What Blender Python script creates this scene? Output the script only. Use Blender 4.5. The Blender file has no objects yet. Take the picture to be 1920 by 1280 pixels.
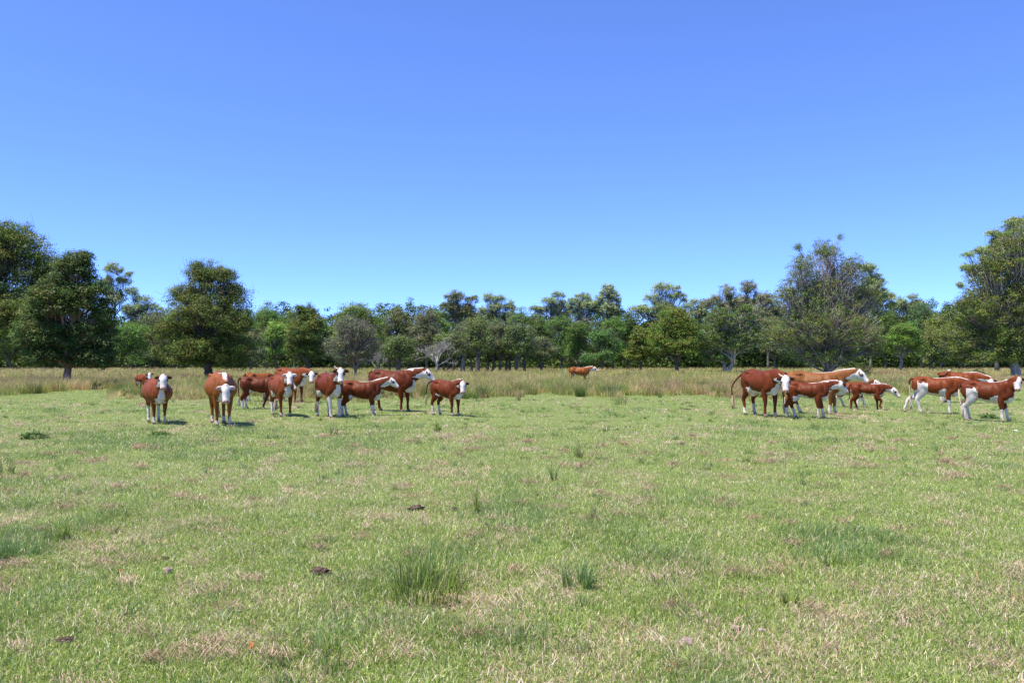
import bpy, math
import numpy as np
from mathutils import Vector

# ------------------------------------------------------------ camera, sky, sun
F = 1493.0            # focal length in pixels of the 1920 px wide photograph
EYE = 1.6             # camera height
HOR = 679.0           # horizon row in the photograph
scene = bpy.context.scene
COL = scene.collection
cam = bpy.data.cameras.new('camera')
cam.sensor_width = 36.0
cam.lens = F / 1920 * 36
cam.shift_y = (HOR - 640) / 1920
cam.clip_start = 0.1
cam.clip_end = 6000
camo = bpy.data.objects.new('camera', cam)
camo.location = (0, 0, EYE)
camo.rotation_euler = (math.radians(90), 0, 0)
COL.objects.link(camo)
scene.camera = camo

SUN_EL = math.radians(66)
SUN_AZ = math.radians(-118)      # compass angle from +Y (away) clockwise: the sun stands left and a little behind
sdir = Vector((math.sin(SUN_AZ) * math.cos(SUN_EL), math.cos(SUN_AZ) * math.cos(SUN_EL), math.sin(SUN_EL)))
world = bpy.data.worlds.new("World")
scene.world = world
world.use_nodes = True
wn = world.node_tree.nodes
wl = world.node_tree.links
bgn = wn['Background']
sky = wn.new('ShaderNodeTexSky')
sky.sky_type = 'NISHITA'
sky.sun_disc = False
sky.sun_elevation = SUN_EL
sky.sun_rotation = SUN_AZ
sky.altitude = 3000
sky.air_density = 0.6
sky.dust_density = 0.0
sky.ozone_density = 6.0
sgm = wn.new('ShaderNodeGamma')          # softer gradient and the camera's saturated blue
sgm.inputs[1].default_value = 0.8
stn = wn.new('ShaderNodeVectorMath'); stn.operation = 'MULTIPLY'
stn.inputs[1].default_value = (1.60, 1.98, 3.02)
wl.new(sky.outputs[0], sgm.inputs[0]); wl.new(sgm.outputs[0], stn.inputs[0]); wl.new(stn.outputs[0], bgn.inputs[0])
bgn.inputs[1].default_value = 0.10
sl = bpy.data.lights.new('sun', 'SUN')
sl.energy = 4.8
sl.angle = math.radians(0.5)
sl.color = (1.0, 0.94, 0.82)
so = bpy.data.objects.new('sun', sl)
so.rotation_euler = sdir.to_track_quat('Z', 'Y').to_euler()
so.location = (-30, -20, 60)
COL.objects.link(so)
vs = scene.view_settings
vs.view_transform = 'Standard'
vs.look = 'None'
vs.gamma = 1
vs.exposure = 0.78
cy = scene.cycles
cy.max_bounces = 6
cy.diffuse_bounces = 3
cy.glossy_bounces = 2
cy.transmission_bounces = 3
cy.transparent_max_bounces = 4
cy.sample_clamp_indirect = 4

# ------------------------------------------------------------ helpers
def noise2(x, y, seed=0):
    """Value noise in 0..1."""
    x = np.asarray(x, float); y = np.asarray(y, float)
    xi = np.floor(x).astype(np.int64); yi = np.floor(y).astype(np.int64)
    fx = x - xi; fy = y - yi
    fx = fx * fx * (3 - 2 * fx); fy = fy * fy * (3 - 2 * fy)
    def hsh(a, b):
        h = (a * 374761393 + b * 668265263 + seed * 974634777) & 0xFFFFFFFF
        h = ((h ^ (h >> 13)) * 1274126177) & 0xFFFFFFFF
        return ((h ^ (h >> 16)) & 0xFFFF) / 65535.0
    return (hsh(xi, yi) * (1 - fx) + hsh(xi + 1, yi) * fx) * (1 - fy) + (hsh(xi, yi + 1) * (1 - fx) + hsh(xi + 1, yi + 1) * fx) * fy

def fbm(x, y, seed=0, o=3):
    s = 0; a = 0.5; t = 0
    for k in range(o):
        s = s + a * noise2(x * 2 ** k, y * 2 ** k, seed + k * 17); t += a; a *= 0.5
    return s / t

def ground_z(x, y):
    x = np.asarray(x, float); y = np.asarray(y, float)
    return 0.10 * (fbm(x * 0.17, y * 0.17, 5, 2) - 0.5) + 0.035 * (fbm(x * 0.9, y * 0.9, 9, 2) - 0.5)

def px_x(px, D):
    return (px - 960.0) / F * D

def px_z(py, D):
    return EYE + (HOR - py) / F * D

def feet_D(py):
    return F * EYE / (py - HOR)

def tag(o, label=None, cat=None, group=None, kind=None):
    if label: o['label'] = label
    if cat: o['category'] = cat
    if group: o['group'] = group
    if kind: o['kind'] = kind
    return o

def mesh_np(name, verts, faces_list, mat, parent=None, colors=None, smooth=False, loc=None):
    """verts (N,3); faces_list: list of (M,k) int arrays; colors (N,3) linear."""
    me = bpy.data.meshes.new(name)
    verts = np.ascontiguousarray(verts, dtype=np.float32)
    me.vertices.add(len(verts))
    me.vertices.foreach_set('co', verts.ravel())
    nl = sum(f.size for f in faces_list); nf = sum(len(f) for f in faces_list)
    me.loops.add(nl); me.polygons.add(nf)
    me.loops.foreach_set('vertex_index', np.concatenate([f.ravel() for f in faces_list]).astype(np.int32))
    sizes = np.concatenate([np.full(len(f), f.shape[1], np.int32) for f in faces_list])
    starts = np.concatenate([[0], np.cumsum(sizes)[:-1]]).astype(np.int32)
    me.polygons.foreach_set('loop_start', starts)
    me.polygons.foreach_set('loop_total', sizes)
    if smooth:
        me.polygons.foreach_set('use_smooth', np.ones(nf, dtype=bool))
    me.update(calc_edges=True)
    if colors is not None:
        a = me.color_attributes.new('Col', 'FLOAT_COLOR', 'POINT')
        c = np.ones((len(verts), 4), np.float32); c[:, :3] = colors
        a.data.foreach_set('color', c.ravel())
    me.materials.append(mat)
    o = bpy.data.objects.new(name, me)
    COL.objects.link(o)
    if parent: o.parent = parent
    if loc is not None: o.location = loc
    return o

def empty(name, loc, rz=0):
    o = bpy.data.objects.new(name, None)
    o.empty_display_size = 0.3
    o.location = loc; o.rotation_euler = (0, 0, rz)
    COL.objects.link(o)
    return o

class Geo:
    """Collects pieces of mesh into one."""
    def __init__(s):
        s.v = []; s.q = []; s.t = []; s.c = []; s.n = 0
    def add(s, v, quads=None, tris=None, col=None):
        v = np.asarray(v, float)
        s.v.append(v)
        if quads is not None and len(quads): s.q.append(np.asarray(quads) + s.n)
        if tris is not None and len(tris): s.t.append(np.asarray(tris) + s.n)
        s.c.append(np.broadcast_to(np.asarray(col if col is not None else (.5, .5, .5), float), (len(v), 3)))
        s.n += len(v)
    def build(s, name, mat, parent=None, smooth=False, loc=None):
        fl = []
        if s.q: fl.append(np.concatenate(s.q))
        if s.t: fl.append(np.concatenate(s.t))
        return mesh_np(name, np.concatenate(s.v), fl, mat, parent, np.concatenate(s.c), smooth, loc)

def tube(pts, ra, rb=None, up=(0, 0, 1), n=8, topn=0.0):
    """Closed tube through pts; ra = lateral radius, rb = radius along 'up'. Returns verts, quads, tris."""
    P = np.asarray(pts, float); N = len(P)
    ra = np.broadcast_to(np.asarray(ra, float), (N,)); rb = ra if rb is None else np.broadcast_to(np.asarray(rb, float), (N,))
    dv = P[-1] - P[0]
    if up[2] == 1 and up[0] == 0 and abs(dv[2]) > 0.85 * np.linalg.norm(dv): up = (0.05, 1, 0)
    T = np.gradient(P, axis=0); T /= np.linalg.norm(T, axis=1)[:, None] + 1e-9
    U = np.broadcast_to(np.asarray(up, float), (N, 3))
    S = np.cross(U, T); ln = np.linalg.norm(S, axis=1)
    bad = ln < 1e-3
    S[bad] = np.cross(np.broadcast_to((0.0, 1.0, 0.1), (N, 3)), T)[bad]
    S /= np.linalg.norm(S, axis=1)[:, None]
    W = np.cross(T, S)
    a = np.linspace(0, 2 * math.pi, n, endpoint=False)
    ca, sa = np.cos(a), np.sin(a)
    lat = ca * (1 - topn * np.maximum(sa, 0) ** 2)
    V = P[:, None, :] + S[:, None, :] * (ra[:, None] * lat)[:, :, None] + W[:, None, :] * (rb[:, None] * sa[None])[:, :, None]
    V = V.reshape(-1, 3)
    i = np.arange(N - 1)[:, None] * n; j = np.arange(n)[None]; k = (j + 1) % n
    Q = np.stack([i + j, i + k, i + n + k, i + n + j], -1).reshape(-1, 4)
    V = np.concatenate([V, P[:1], P[-1:]])
    j = np.arange(n); k = (j + 1) % n
    T1 = np.stack([np.full(n, N * n), k, j], 1); T2 = np.stack([np.full(n, N * n + 1), (N - 1) * n + j, (N - 1) * n + k], 1)
    return V, Q, np.concatenate([T1, T2])

def ball(c, r, n=12, m=8):
    th = np.linspace(0.25, math.pi - 0.25, m)
    pts = np.stack([np.zeros(m), np.zeros(m), -np.cos(th)], 1)
    V, Q, T = tube(pts, np.sin(th), n=n)
    V[-2, 2] = -1; V[-1, 2] = 1
    return V * np.asarray(r) + np.asarray(c), Q, T

def interp_path(pts, vals, m):
    """Catmull-like resampling of control points and values."""
    P = np.asarray(pts, float); V = np.asarray(vals, float)
    N = len(P); t = np.linspace(0, N - 1, m)
    i = np.clip(t.astype(int), 0, N - 2); f = (t - i)
    def g(A, k): return A[np.clip(k, 0, N - 1)]
    f1 = f.reshape([-1] + [1] * (P.ndim - 1))
    p0, p1, p2, p3 = g(P, i - 1), g(P, i), g(P, i + 1), g(P, i + 2)
    R = 0.5 * (2 * p1 + (p2 - p0) * f1 + (2 * p0 - 5 * p1 + 4 * p2 - p3) * f1 ** 2 + (3 * p1 - 3 * p2 + p3 - p0) * f1 ** 3)
    f2 = f.reshape([-1] + [1] * (V.ndim - 1))
    Rv = g(V, i) * (1 - f2) + g(V, i + 1) * f2
    return R, Rv

# ------------------------------------------------------------ materials
def nodes_of(name):
    m = bpy.data.materials.new(name); m.use_nodes = True
    nt = m.node_tree
    for n in list(nt.nodes):
        if n.type != 'OUTPUT_MATERIAL': nt.nodes.remove(n)
    return m, nt, nt.nodes['Material Output']

def leaf_material(name, transl=0.3, rough=0.5, spec=0.25, vary=0.35, scale=3.0):
    m, nt, out = nodes_of(name)
    N, L = nt.nodes, nt.links
    at = N.new('ShaderNodeAttribute'); at.attribute_name = 'Col'
    pr = N.new('ShaderNodeBsdfPrincipled')
    pr.inputs['Roughness'].default_value = rough
    pr.inputs['Specular IOR Level'].default_value = spec
    nz = N.new('ShaderNodeTexNoise'); nz.inputs['Scale'].default_value = scale
    tc = N.new('ShaderNodeTexCoord'); L.new(tc.outputs['Object'], nz.inputs['Vector'])
    mr = N.new('ShaderNodeMapRange'); mr.inputs[3].default_value = 1 - vary; mr.inputs[4].default_value = 1 + vary
    mr.inputs[1].default_value = 0.3; mr.inputs[2].default_value = 0.7
    L.new(nz.outputs['Fac'], mr.inputs[0])
    mx = N.new('ShaderNodeVectorMath'); mx.operation = 'SCALE'
    L.new(at.outputs['Color'], mx.inputs[0]); L.new(mr.outputs[0], mx.inputs['Scale'])
    L.new(mx.outputs[0], pr.inputs['Base Color'])
    if transl > 0:
        tr = N.new('ShaderNodeBsdfTranslucent')
        L.new(mx.outputs[0], tr.inputs['Color'])
        ms = N.new('ShaderNodeMixShader'); ms.inputs[0].default_value = transl
        L.new(pr.outputs[0], ms.inputs[1]); L.new(tr.outputs[0], ms.inputs[2]); L.new(ms.outputs[0], out.inputs[0])
    else:
        L.new(pr.outputs[0], out.inputs[0])
    return m

M_LEAF = leaf_material('foliage', 0.25, 0.55, 0.25, 0.25, 0.6)
M_GRASS = leaf_material('grass_blades', 0.35, 0.38, 0.5, 0.12, 1.2)
M_STRAW = leaf_material('dry_straw', 0.15, 0.7, 0.2, 0.15, 4.0)

def bark_material(name, scale=6):
    m, nt, out = nodes_of(name)
    N, L = nt.nodes, nt.links
    at = N.new('ShaderNodeAttribute'); at.attribute_name = 'Col'
    pr = N.new('ShaderNodeBsdfPrincipled'); pr.inputs['Roughness'].default_value = 0.85
    pr.inputs['Specular IOR Level'].default_value = 0.15
    tc = N.new('ShaderNodeTexCoord'); mp = N.new('ShaderNodeMapping'); mp.inputs['Scale'].default_value = (1, 1, 0.18)
    nz = N.new('ShaderNodeTexNoise'); nz.inputs['Scale'].default_value = scale; nz.inputs['Detail'].default_value = 5
    L.new(tc.outputs['Object'], mp.inputs[0]); L.new(mp.outputs[0], nz.inputs['Vector'])
    mr = N.new('ShaderNodeMapRange'); mr.inputs[1].default_value = 0.3; mr.inputs[2].default_value = 0.7
    mr.inputs[3].default_value = 0.45; mr.inputs[4].default_value = 1.5
    L.new(nz.outputs['Fac'], mr.inputs[0])
    mx = N.new('ShaderNodeVectorMath'); mx.operation = 'SCALE'
    L.new(at.outputs['Color'], mx.inputs[0]); L.new(mr.outputs[0], mx.inputs['Scale'])
    L.new(mx.outputs[0], pr.inputs['Base Color'])
    bp = N.new('ShaderNodeBump'); bp.inputs['Strength'].default_value = 0.8; bp.inputs['Distance'].default_value = 0.05
    L.new(nz.outputs['Fac'], bp.inputs['Height']); L.new(bp.outputs[0], pr.inputs['Normal'])
    L.new(pr.outputs[0], out.inputs[0])
    return m
M_BARK = bark_material('bark')

def coat_material():
    m, nt, out = nodes_of('short_hair_coat')
    N, L = nt.nodes, nt.links
    at = N.new('ShaderNodeAttribute'); at.attribute_name = 'Col'
    pr = N.new('ShaderNodeBsdfPrincipled'); pr.inputs['Roughness'].default_value = 0.5
    pr.inputs['Specular IOR Level'].default_value = 0.14
    tc = N.new('ShaderNodeTexCoord')
    mp = N.new('ShaderNodeMapping'); mp.inputs['Scale'].default_value = (1.0, 1.0, 0.5)
    nz = N.new('ShaderNodeTexNoise'); nz.inputs['Scale'].default_value = 6; nz.inputs['Detail'].default_value = 8; nz.inputs['Roughness'].default_value = 0.65
    L.new(tc.outputs['Object'], mp.inputs[0]); L.new(mp.outputs[0], nz.inputs['Vector'])
    mr = N.new('ShaderNodeMapRange'); mr.inputs[1].default_value = 0.3; mr.inputs[2].default_value = 0.7
    mr.inputs[3].default_value = 0.70; mr.inputs[4].default_value = 1.25
    L.new(nz.outputs['Fac'], mr.inputs[0])
    mx = N.new('ShaderNodeVectorMath'); mx.operation = 'SCALE'
    L.new(at.outputs['Color'], mx.inputs[0]); L.new(mr.outputs[0], mx.inputs['Scale'])
    L.new(mx.outputs[0], pr.inputs['Base Color'])
    bp = N.new('ShaderNodeBump'); bp.inputs['Strength'].default_value = 0.5; bp.inputs['Distance'].default_value = 0.03
    L.new(nz.outputs['Fac'], bp.inputs['Height']); L.new(bp.outputs[0], pr.inputs['Normal'])
    L.new(pr.outputs[0], out.inputs[0])
    return m
M_COAT = coat_material()

def plain(name, rgb, rough, spec=0.4, vary=0.25, scale=20):
    m, nt, out = nodes_of(name)
    N, L = nt.nodes, nt.links
    pr = N.new('ShaderNodeBsdfPrincipled'); pr.inputs['Roughness'].default_value = rough
    pr.inputs['Specular IOR Level'].default_value = spec
    tc = N.new('ShaderNodeTexCoord'); nz = N.new('ShaderNodeTexNoise'); nz.inputs['Scale'].default_value = scale
    L.new(tc.outputs['Object'], nz.inputs['Vector'])
    cr = N.new('ShaderNodeValToRGB')
    cr.color_ramp.elements[0].position = 0.3; cr.color_ramp.elements[1].position = 0.7
    cr.color_ramp.elements[0].color = tuple(c * (1 - vary) for c in rgb) + (1,)
    cr.color_ramp.elements[1].color = tuple(min(1, c * (1 + vary)) for c in rgb) + (1,)
    L.new(nz.outputs['Fac'], cr.inputs[0]); L.new(cr.outputs[0], pr.inputs['Base Color'])
    bp = N.new('ShaderNodeBump'); bp.inputs['Strength'].default_value = 0.5; bp.inputs['Distance'].default_value = 0.01
    L.new(nz.outputs['Fac'], bp.inputs['Height']); L.new(bp.outputs[0], pr.inputs['Normal'])
    L.new(pr.outputs[0], out.inputs[0])
    return m
M_EYE = plain('dark_eye', (0.012, 0.008, 0.006), 0.12, 0.6, 0.1)
M_HOOF = plain('hoof_horn', (0.16, 0.12, 0.09), 0.5)
M_HORN = plain('pale_horn', (0.62, 0.52, 0.38), 0.4)
M_DUNG = plain('dried_dung', (0.085, 0.055, 0.045), 0.95, 0.1, 0.5, 40)
M_CLOD = plain('pale_clod', (0.33, 0.25, 0.21), 0.9, 0.1, 0.35, 30)
M_PAPER = plain('white_scrap', (0.8, 0.8, 0.82), 0.6, 0.3, 0.06, 10)
M_ORANGE = plain('orange_bracts', (0.42, 0.13, 0.035), 0.6, 0.3, 0.3, 60)

# ------------------------------------------------------------ ground
def ground_material():
    m, nt, out = nodes_of('paddock_soil')
    N, L = nt.nodes, nt.links
    tc = N.new('ShaderNodeTexCoord')
    pr = N.new('ShaderNodeBsdfPrincipled'); pr.inputs['Roughness'].default_value = 0.95
    pr.inputs['Specular IOR Level'].default_value = 0.1
    def noise(sc, det=4, rough=0.6):
        n = N.new('ShaderNodeTexNoise'); n.inputs['Scale'].default_value = sc; n.inputs['Detail'].default_value = det
        n.inputs['Roughness'].default_value = rough
        L.new(tc.outputs['Object'], n.inputs['Vector']); return n
    def ramp(src, stops):
        r = N.new('ShaderNodeValToRGB'); e = r.color_ramp.elements
        e[0].position, e[0].color = stops[0][0], stops[0][1] + (1,)
        e[1].position, e[1].color = stops[-1][0], stops[-1][1] + (1,)
        for p, c in stops[1:-1]:
            x = e.new(p); x.color = c + (1,)
        L.new(src.outputs['Fac'], r.inputs[0]); return r
    a = ramp(noise(14, 6, 0.75), [(0.34, (0.075, 0.10, 0.03)), (0.5, (0.16, 0.21, 0.06)), (0.6, (0.27, 0.26, 0.12)), (0.72, (0.36, 0.29, 0.19))])
    b = ramp(noise(1.3, 4), [(0.35, (0.12, 0.17, 0.045)), (0.55, (0.17, 0.22, 0.06)), (0.7, (0.25, 0.23, 0.11))])
    mx = N.new('ShaderNodeMixRGB'); mx.inputs[0].default_value = 0.5
    L.new(a.outputs[0], mx.inputs[1]); L.new(b.outputs[0], mx.inputs[2])
    L.new(mx.outputs[0], pr.inputs['Base Color'])
    bp = N.new('ShaderNodeBump'); bp.inputs['Strength'].default_value = 0.7; bp.inputs['Distance'].default_value = 0.04
    L.new(noise(30, 6, 0.7).outputs['Fac'], bp.inputs['Height']); L.new(bp.outputs[0], pr.inputs['Normal'])
    L.new(pr.outputs[0], out.inputs[0])
    return m

def build_ground():
    t = np.concatenate([np.arange(0, 48, 0.35), 48 * 1.09 ** np.arange(0, 49)])
    ys = np.concatenate([-t[:0:-1][-100:], t]); ys = ys[ys > -3200]
    ys = np.concatenate([-(48 * 1.09 ** np.arange(48, 0, -1.0)), np.arange(-48, -6, 2.0), np.arange(-6, 48, 0.35), 48 * 1.09 ** np.arange(0, 49.0)])
    xs = np.concatenate([-(36 * 1.10 ** np.arange(46, 0, -1.0)), np.arange(-36, 36.01, 0.4), 36 * 1.10 ** np.arange(1, 47.0)])
    X, Y = np.meshgrid(xs, ys)
    Z = ground_z(X, Y)
    V = np.stack([X, Y, Z], -1).reshape(-1, 3)
    nx, ny = len(xs), len(ys)
    i, j = np.meshgrid(np.arange(nx - 1), np.arange(ny - 1))
    a = (j * nx + i).ravel()
    q = np.stack([a, a + 1, a + nx + 1, a + nx], 1)
    o = mesh_np('ground', V, [q], ground_material(), smooth=True)
    tag(o, kind='structure')
build_ground()

# ------------------------------------------------------------ grass
def blades(rng, X, Y, H, W, lean, COLR, segs=2, Z=None, az=None, curl=0.5):
    """Bent tapered blades as numpy arrays."""
    n = len(X)
    Z = ground_z(X, Y) - 0.004 if Z is None else Z
    az = rng.uniform(0, 2 * math.pi, n) if az is None else az
    fa = rng.uniform(0, 2 * math.pi, n)
    d = np.stack([np.cos(az), np.sin(az), np.zeros(n)], 1)
    s = np.stack([np.cos(fa), np.sin(fa), np.zeros(n)], 1)
    base = np.stack([X, Y, Z], 1)
    vs = []
    for k in range(segs + 1):
        t = k / segs
        bend = lean * t * (1 - curl + curl * t)
        c = base + d * (H * np.sin(bend) * t)[:, None]
        c[:, 2] += H * t * np.cos(bend)
        if k < segs:
            w = W * (1 - 0.55 * t)
            vs.append(c - s * w[:, None] / 2); vs.append(c + s * w[:, None] / 2)
        else:
            vs.append(c)
    K = 2 * segs + 1
    V = np.stack(vs, 1).reshape(-1, 3)
    b = np.arange(n) * K
    q = [np.stack([b + 2 * k, b + 2 * k + 1, b + 2 * k + 3, b + 2 * k + 2], 1) for k in range(segs - 1)]
    t3 = np.stack([b + 2 * segs - 2, b + 2 * segs - 1, b + 2 * segs], 1)
    C = np.repeat(COLR, K, axis=0)
    return V, (np.concatenate(q) if q else None), t3, C

def pick(rng, n, cols, p):
    cols = np.asarray(cols); return cols[rng.choice(len(cols), n, p=np.asarray(p) / np.sum(p))]

EDGE_PX = [-400, 0, 40, 70, 235, 300, 380, 450, 600, 700, 800, 900, 1000, 1120, 1280, 1400, 1480, 1620, 1760, 1920, 2300]
EDGE_Y = [742, 742, 735, 726, 727, 745, 750, 741, 751, 748, 741, 747, 742, 745, 740, 750, 740, 738, 733, 728, 728]
def field_edge(x):
    """Distance at which the tall meadow starts, per lateral position."""
    D0 = 38.5
    for _ in range(12):
        D0 = 0.5 * D0 + 0.5 * F * EYE / (np.interp(960 + F * x / D0, EDGE_PX, EDGE_Y) - HOR)
    return D0 + 7.0 * (fbm(x * 0.35 + 3, x * 0 + 0.5, 31, 3) - 0.5) + 2.6 * (noise2(x * 1.3, x * 0, 77) - 0.5)

def sample_fan(rng, n, d0, d1, power, margin=2.6):
    """Distances with density ~ D^-power per area, x uniform across the view."""
    e = 2 - power
    u = rng.random(n)
    D = (d0 ** e + u * (d1 ** e - d0 ** e)) ** (1 / e) if abs(e) > 1e-6 else d0 * (d1 / d0) ** u
    half = 0.643 * D + margin
    return rng.uniform(-1, 1, n) * half, D

def patchiness(X, Y):
    dark = 0.45 * fbm(X * 0.33, Y * 0.23, 101, 3) + 0.55 * fbm(X * 0.95, Y * 0.75, 111, 3)      # tall blue-green patches
    dry = 0.4 * fbm(X * 0.8, Y * 0.6, 202, 3) + 0.6 * fbm(X * 2.6, Y * 2.0, 212, 3)         # dry, strawy patches
    return dark, dry

def short_grass():
    rng = np.random.default_rng(11)
    G = Geo()
    green = [(0.31, 0.40, 0.075), (0.39, 0.47, 0.11), (0.23, 0.33, 0.060), (0.56, 0.60, 0.28), (0.17, 0.27, 0.065)]
    dry = [(0.62, 0.48, 0.34), (0.72, 0.59, 0.46), (0.48, 0.35, 0.24)]
    blue = [(0.15, 0.25, 0.065), (0.19, 0.29, 0.08), (0.28, 0.37, 0.14)]
    for (n, d0, d1, segs, pw) in ((520000, 3.3, 9.0, 2, 1.6), (300000, 9.0, 20.0, 2, 1.5), (300000, 20.0, 46.0, 1, 1.2)):
        X, Y = sample_fan(rng, n, d0, d1, pw)
        keep = Y < field_edge(X) + 2.5
        X, Y = X[keep], Y[keep]; n = len(X)
        dk, dr = patchiness(X, Y)
        fine = fbm(X * 3.1, Y * 3.1, 303, 2)
        tall = np.clip((dk - 0.56) * 8, 0, 1)
        H = rng.uniform(0.6, 1.25, n) * (0.036 + 0.05 * tall + 0.03 * fine)
        far = np.clip(Y / 9.0, 1, 5)
        W = rng.uniform(0.7, 1.3, n) * 0.0042 * (0.75 + 0.55 * far)
        if segs == 1: H *= 1.15
        c = pick(rng, n, green, [3, 3, 2, 1.5, 1.2])
        cb = pick(rng, n, blue, [1, 1, 1])
        cd = pick(rng, n, dry, [3, 2, 1.5])
        m = (rng.random(n) < tall * 0.6)[:, None]
        c = np.where(m, cb, c)
        pd = np.clip(0.20 + (dr - 0.5) * 1.3, 0.08, 0.5) * (1 - 0.7 * tall)
        isd = rng.random(n) < pd
        c = np.where(isd[:, None], cd, c)
        c = c * rng.uniform(0.8, 1.2, n)[:, None]
        lean = rng.uniform(0.15, 1.45, n); lean = np.where(isd, rng.uniform(0.7, 1.5, n), lean)
        V, q, t, C = blades(rng, X, Y, H, W, lean, c, segs)
        G.add(V, q, t, C)
    # small taller tufts that break the turf up
    nt = 1500
    cx, cyy = sample_fan(rng, nt, 3.6, 34, 1.2)
    kp = cyy < field_edge(cx); cx, cyy = cx[kp], cyy[kp]; nt = len(cx)
    idx = np.repeat(np.arange(nt), 34); n = len(idx)
    sp = rng.uniform(0.02, 0.13, nt)[idx]
    X = cx[idx] + rng.normal(0, 1, n) * sp; Y = cyy[idx] + rng.normal(0, 1, n) * sp
    H = rng.uniform(0.05, 0.15, nt)[idx] * rng.uniform(0.5, 1.1, n)
    pc = np.array(green + blue); ck = rng.integers(0, len(pc), nt)
    c = pc[ck[idx]] * rng.uniform(0.7, 1.15, nt)[idx][:, None] * rng.uniform(0.85, 1.15, n)[:, None]
    V, q, t, C = blades(rng, X, Y, H, 0.0045 * np.clip(Y / 8, 1, 3), rng.uniform(0.1, 1.2, n), c, 2)
    G.add(V, q, t, C)
    o = G.build('short_grass', M_GRASS)
    tag(o, 'short grazed pasture grass, green with dry patches, filling the foreground', 'grass', kind='stuff')

def dry_litter():
    """Flattened straw lying in wisps and little mats."""
    rng = np.random.default_rng(12)
    G = Geo()
    cols = [(0.52, 0.36, 0.26), (0.60, 0.46, 0.36), (0.36, 0.22, 0.14), (0.50, 0.28, 0.16), (0.66, 0.56, 0.46)]
    nm = 9000
    cx, cyy = sample_fan(rng, nm, 3.6, 34.0, 1.35)
    dk, dr = patchiness(cx, cyy)
    keep = (rng.random(nm) < np.clip(0.30 + (dr - 0.5) * 5, 0.05, 1)) & (dk < 0.62)
    cx, cyy = cx[keep], cyy[keep]; nm = len(cx)
    cnt = np.maximum((rng.gamma(1.2, 12, nm)).astype(int), 3)
    idx = np.repeat(np.arange(nm), cnt); n = len(idx)
    spread = rng.uniform(0.035, 0.16, nm)[idx]
    main = rng.uniform(0, math.pi, nm)[idx]
    u, v = rng.normal(0, 1, n), rng.normal(0, 0.45, n)
    X = cx[idx] + spread * (u * np.cos(main) - v * np.sin(main))
    Y = cyy[idx] + spread * (u * np.sin(main) + v * np.cos(main))
    # thicker mats of brown thatch
    nb_ = 260
    bx_, by_ = sample_fan(rng, nb_, 3.7, 17.0, 1.3)
    ib = np.repeat(np.arange(nb_), 80); mb = rng.uniform(-0.5, 0.5, nb_)[ib]; sb = rng.uniform(0.04, 0.13, nb_)[ib]
    ub, vb = rng.normal(0, 1, len(ib)), rng.normal(0, 0.4, len(ib))
    XB = bx_[ib] + sb * (ub * np.cos(mb) - vb * np.sin(mb)); YB = by_[ib] + sb * (ub * np.sin(mb) + vb * np.cos(mb))
    VB, qb, tb, CB = blades(rng, XB, YB, rng.gamma(4, 0.018, len(ib)), 0.0038 * np.clip(YB / 8, 1, 3), rng.uniform(1.35, 1.62, len(ib)),
                            pick(rng, len(ib), [(0.30, 0.18, 0.12), (0.42, 0.28, 0.20), (0.52, 0.38, 0.28), (0.18, 0.11, 0.08)], [2, 3, 3, 1.5]) * rng.uniform(0.7, 1.15, nb_)[ib][:, None],
                            2, Z=ground_z(XB, YB) + rng.uniform(0.02, 0.06, len(ib)), az=mb + rng.normal(0, 0.6, len(ib)) + math.pi * (rng.random(len(ib)) < 0.5), curl=0.08)
    G.add(VB, qb, tb, CB)
    # loose single stalks too
    n2 = 9000
    x2, y2 = sample_fan(rng, n2, 3.4, 22.0, 1.5)
    X = np.concatenate([X, x2]); Y = np.concatenate([Y, y2]); az = np.concatenate([main + rng.normal(0, 0.7, n), rng.uniform(0, 6.28, n2)])
    az = az + np.where(rng.random(len(X)) < 0.5, math.pi, 0)
    n = len(X)
    H = rng.gamma(4, 0.017, n) * np.where(np.arange(n) >= len(idx), 1.25, 1.0)
    far = np.clip(Y / 8.0, 1, 4)
    W = rng.uniform(0.6, 1.4, n) * 0.0035 * far ** 0.8
    c = pick(rng, n, cols, [3, 3, 1.6, 0.9, 1.4])
    if len(idx):
        tint = rng.uniform(0.7, 1.15, nm)[idx]
        c[:len(idx)] = c[:len(idx)] * tint[:, None]
    Z = ground_z(X, Y) + rng.uniform(0.02, 0.055, n)
    V, q, t, C = blades(rng, X, Y, H, W, rng.uniform(1.34, 1.62, n), c, 2, Z=Z, az=az, curl=0.08)
    G.add(V, q, t, C)
    o = G.build('dry_litter', M_STRAW)
    tag(o, 'pale dry straw lying in wisps on the short grass', 'straw', kind='stuff')

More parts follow.
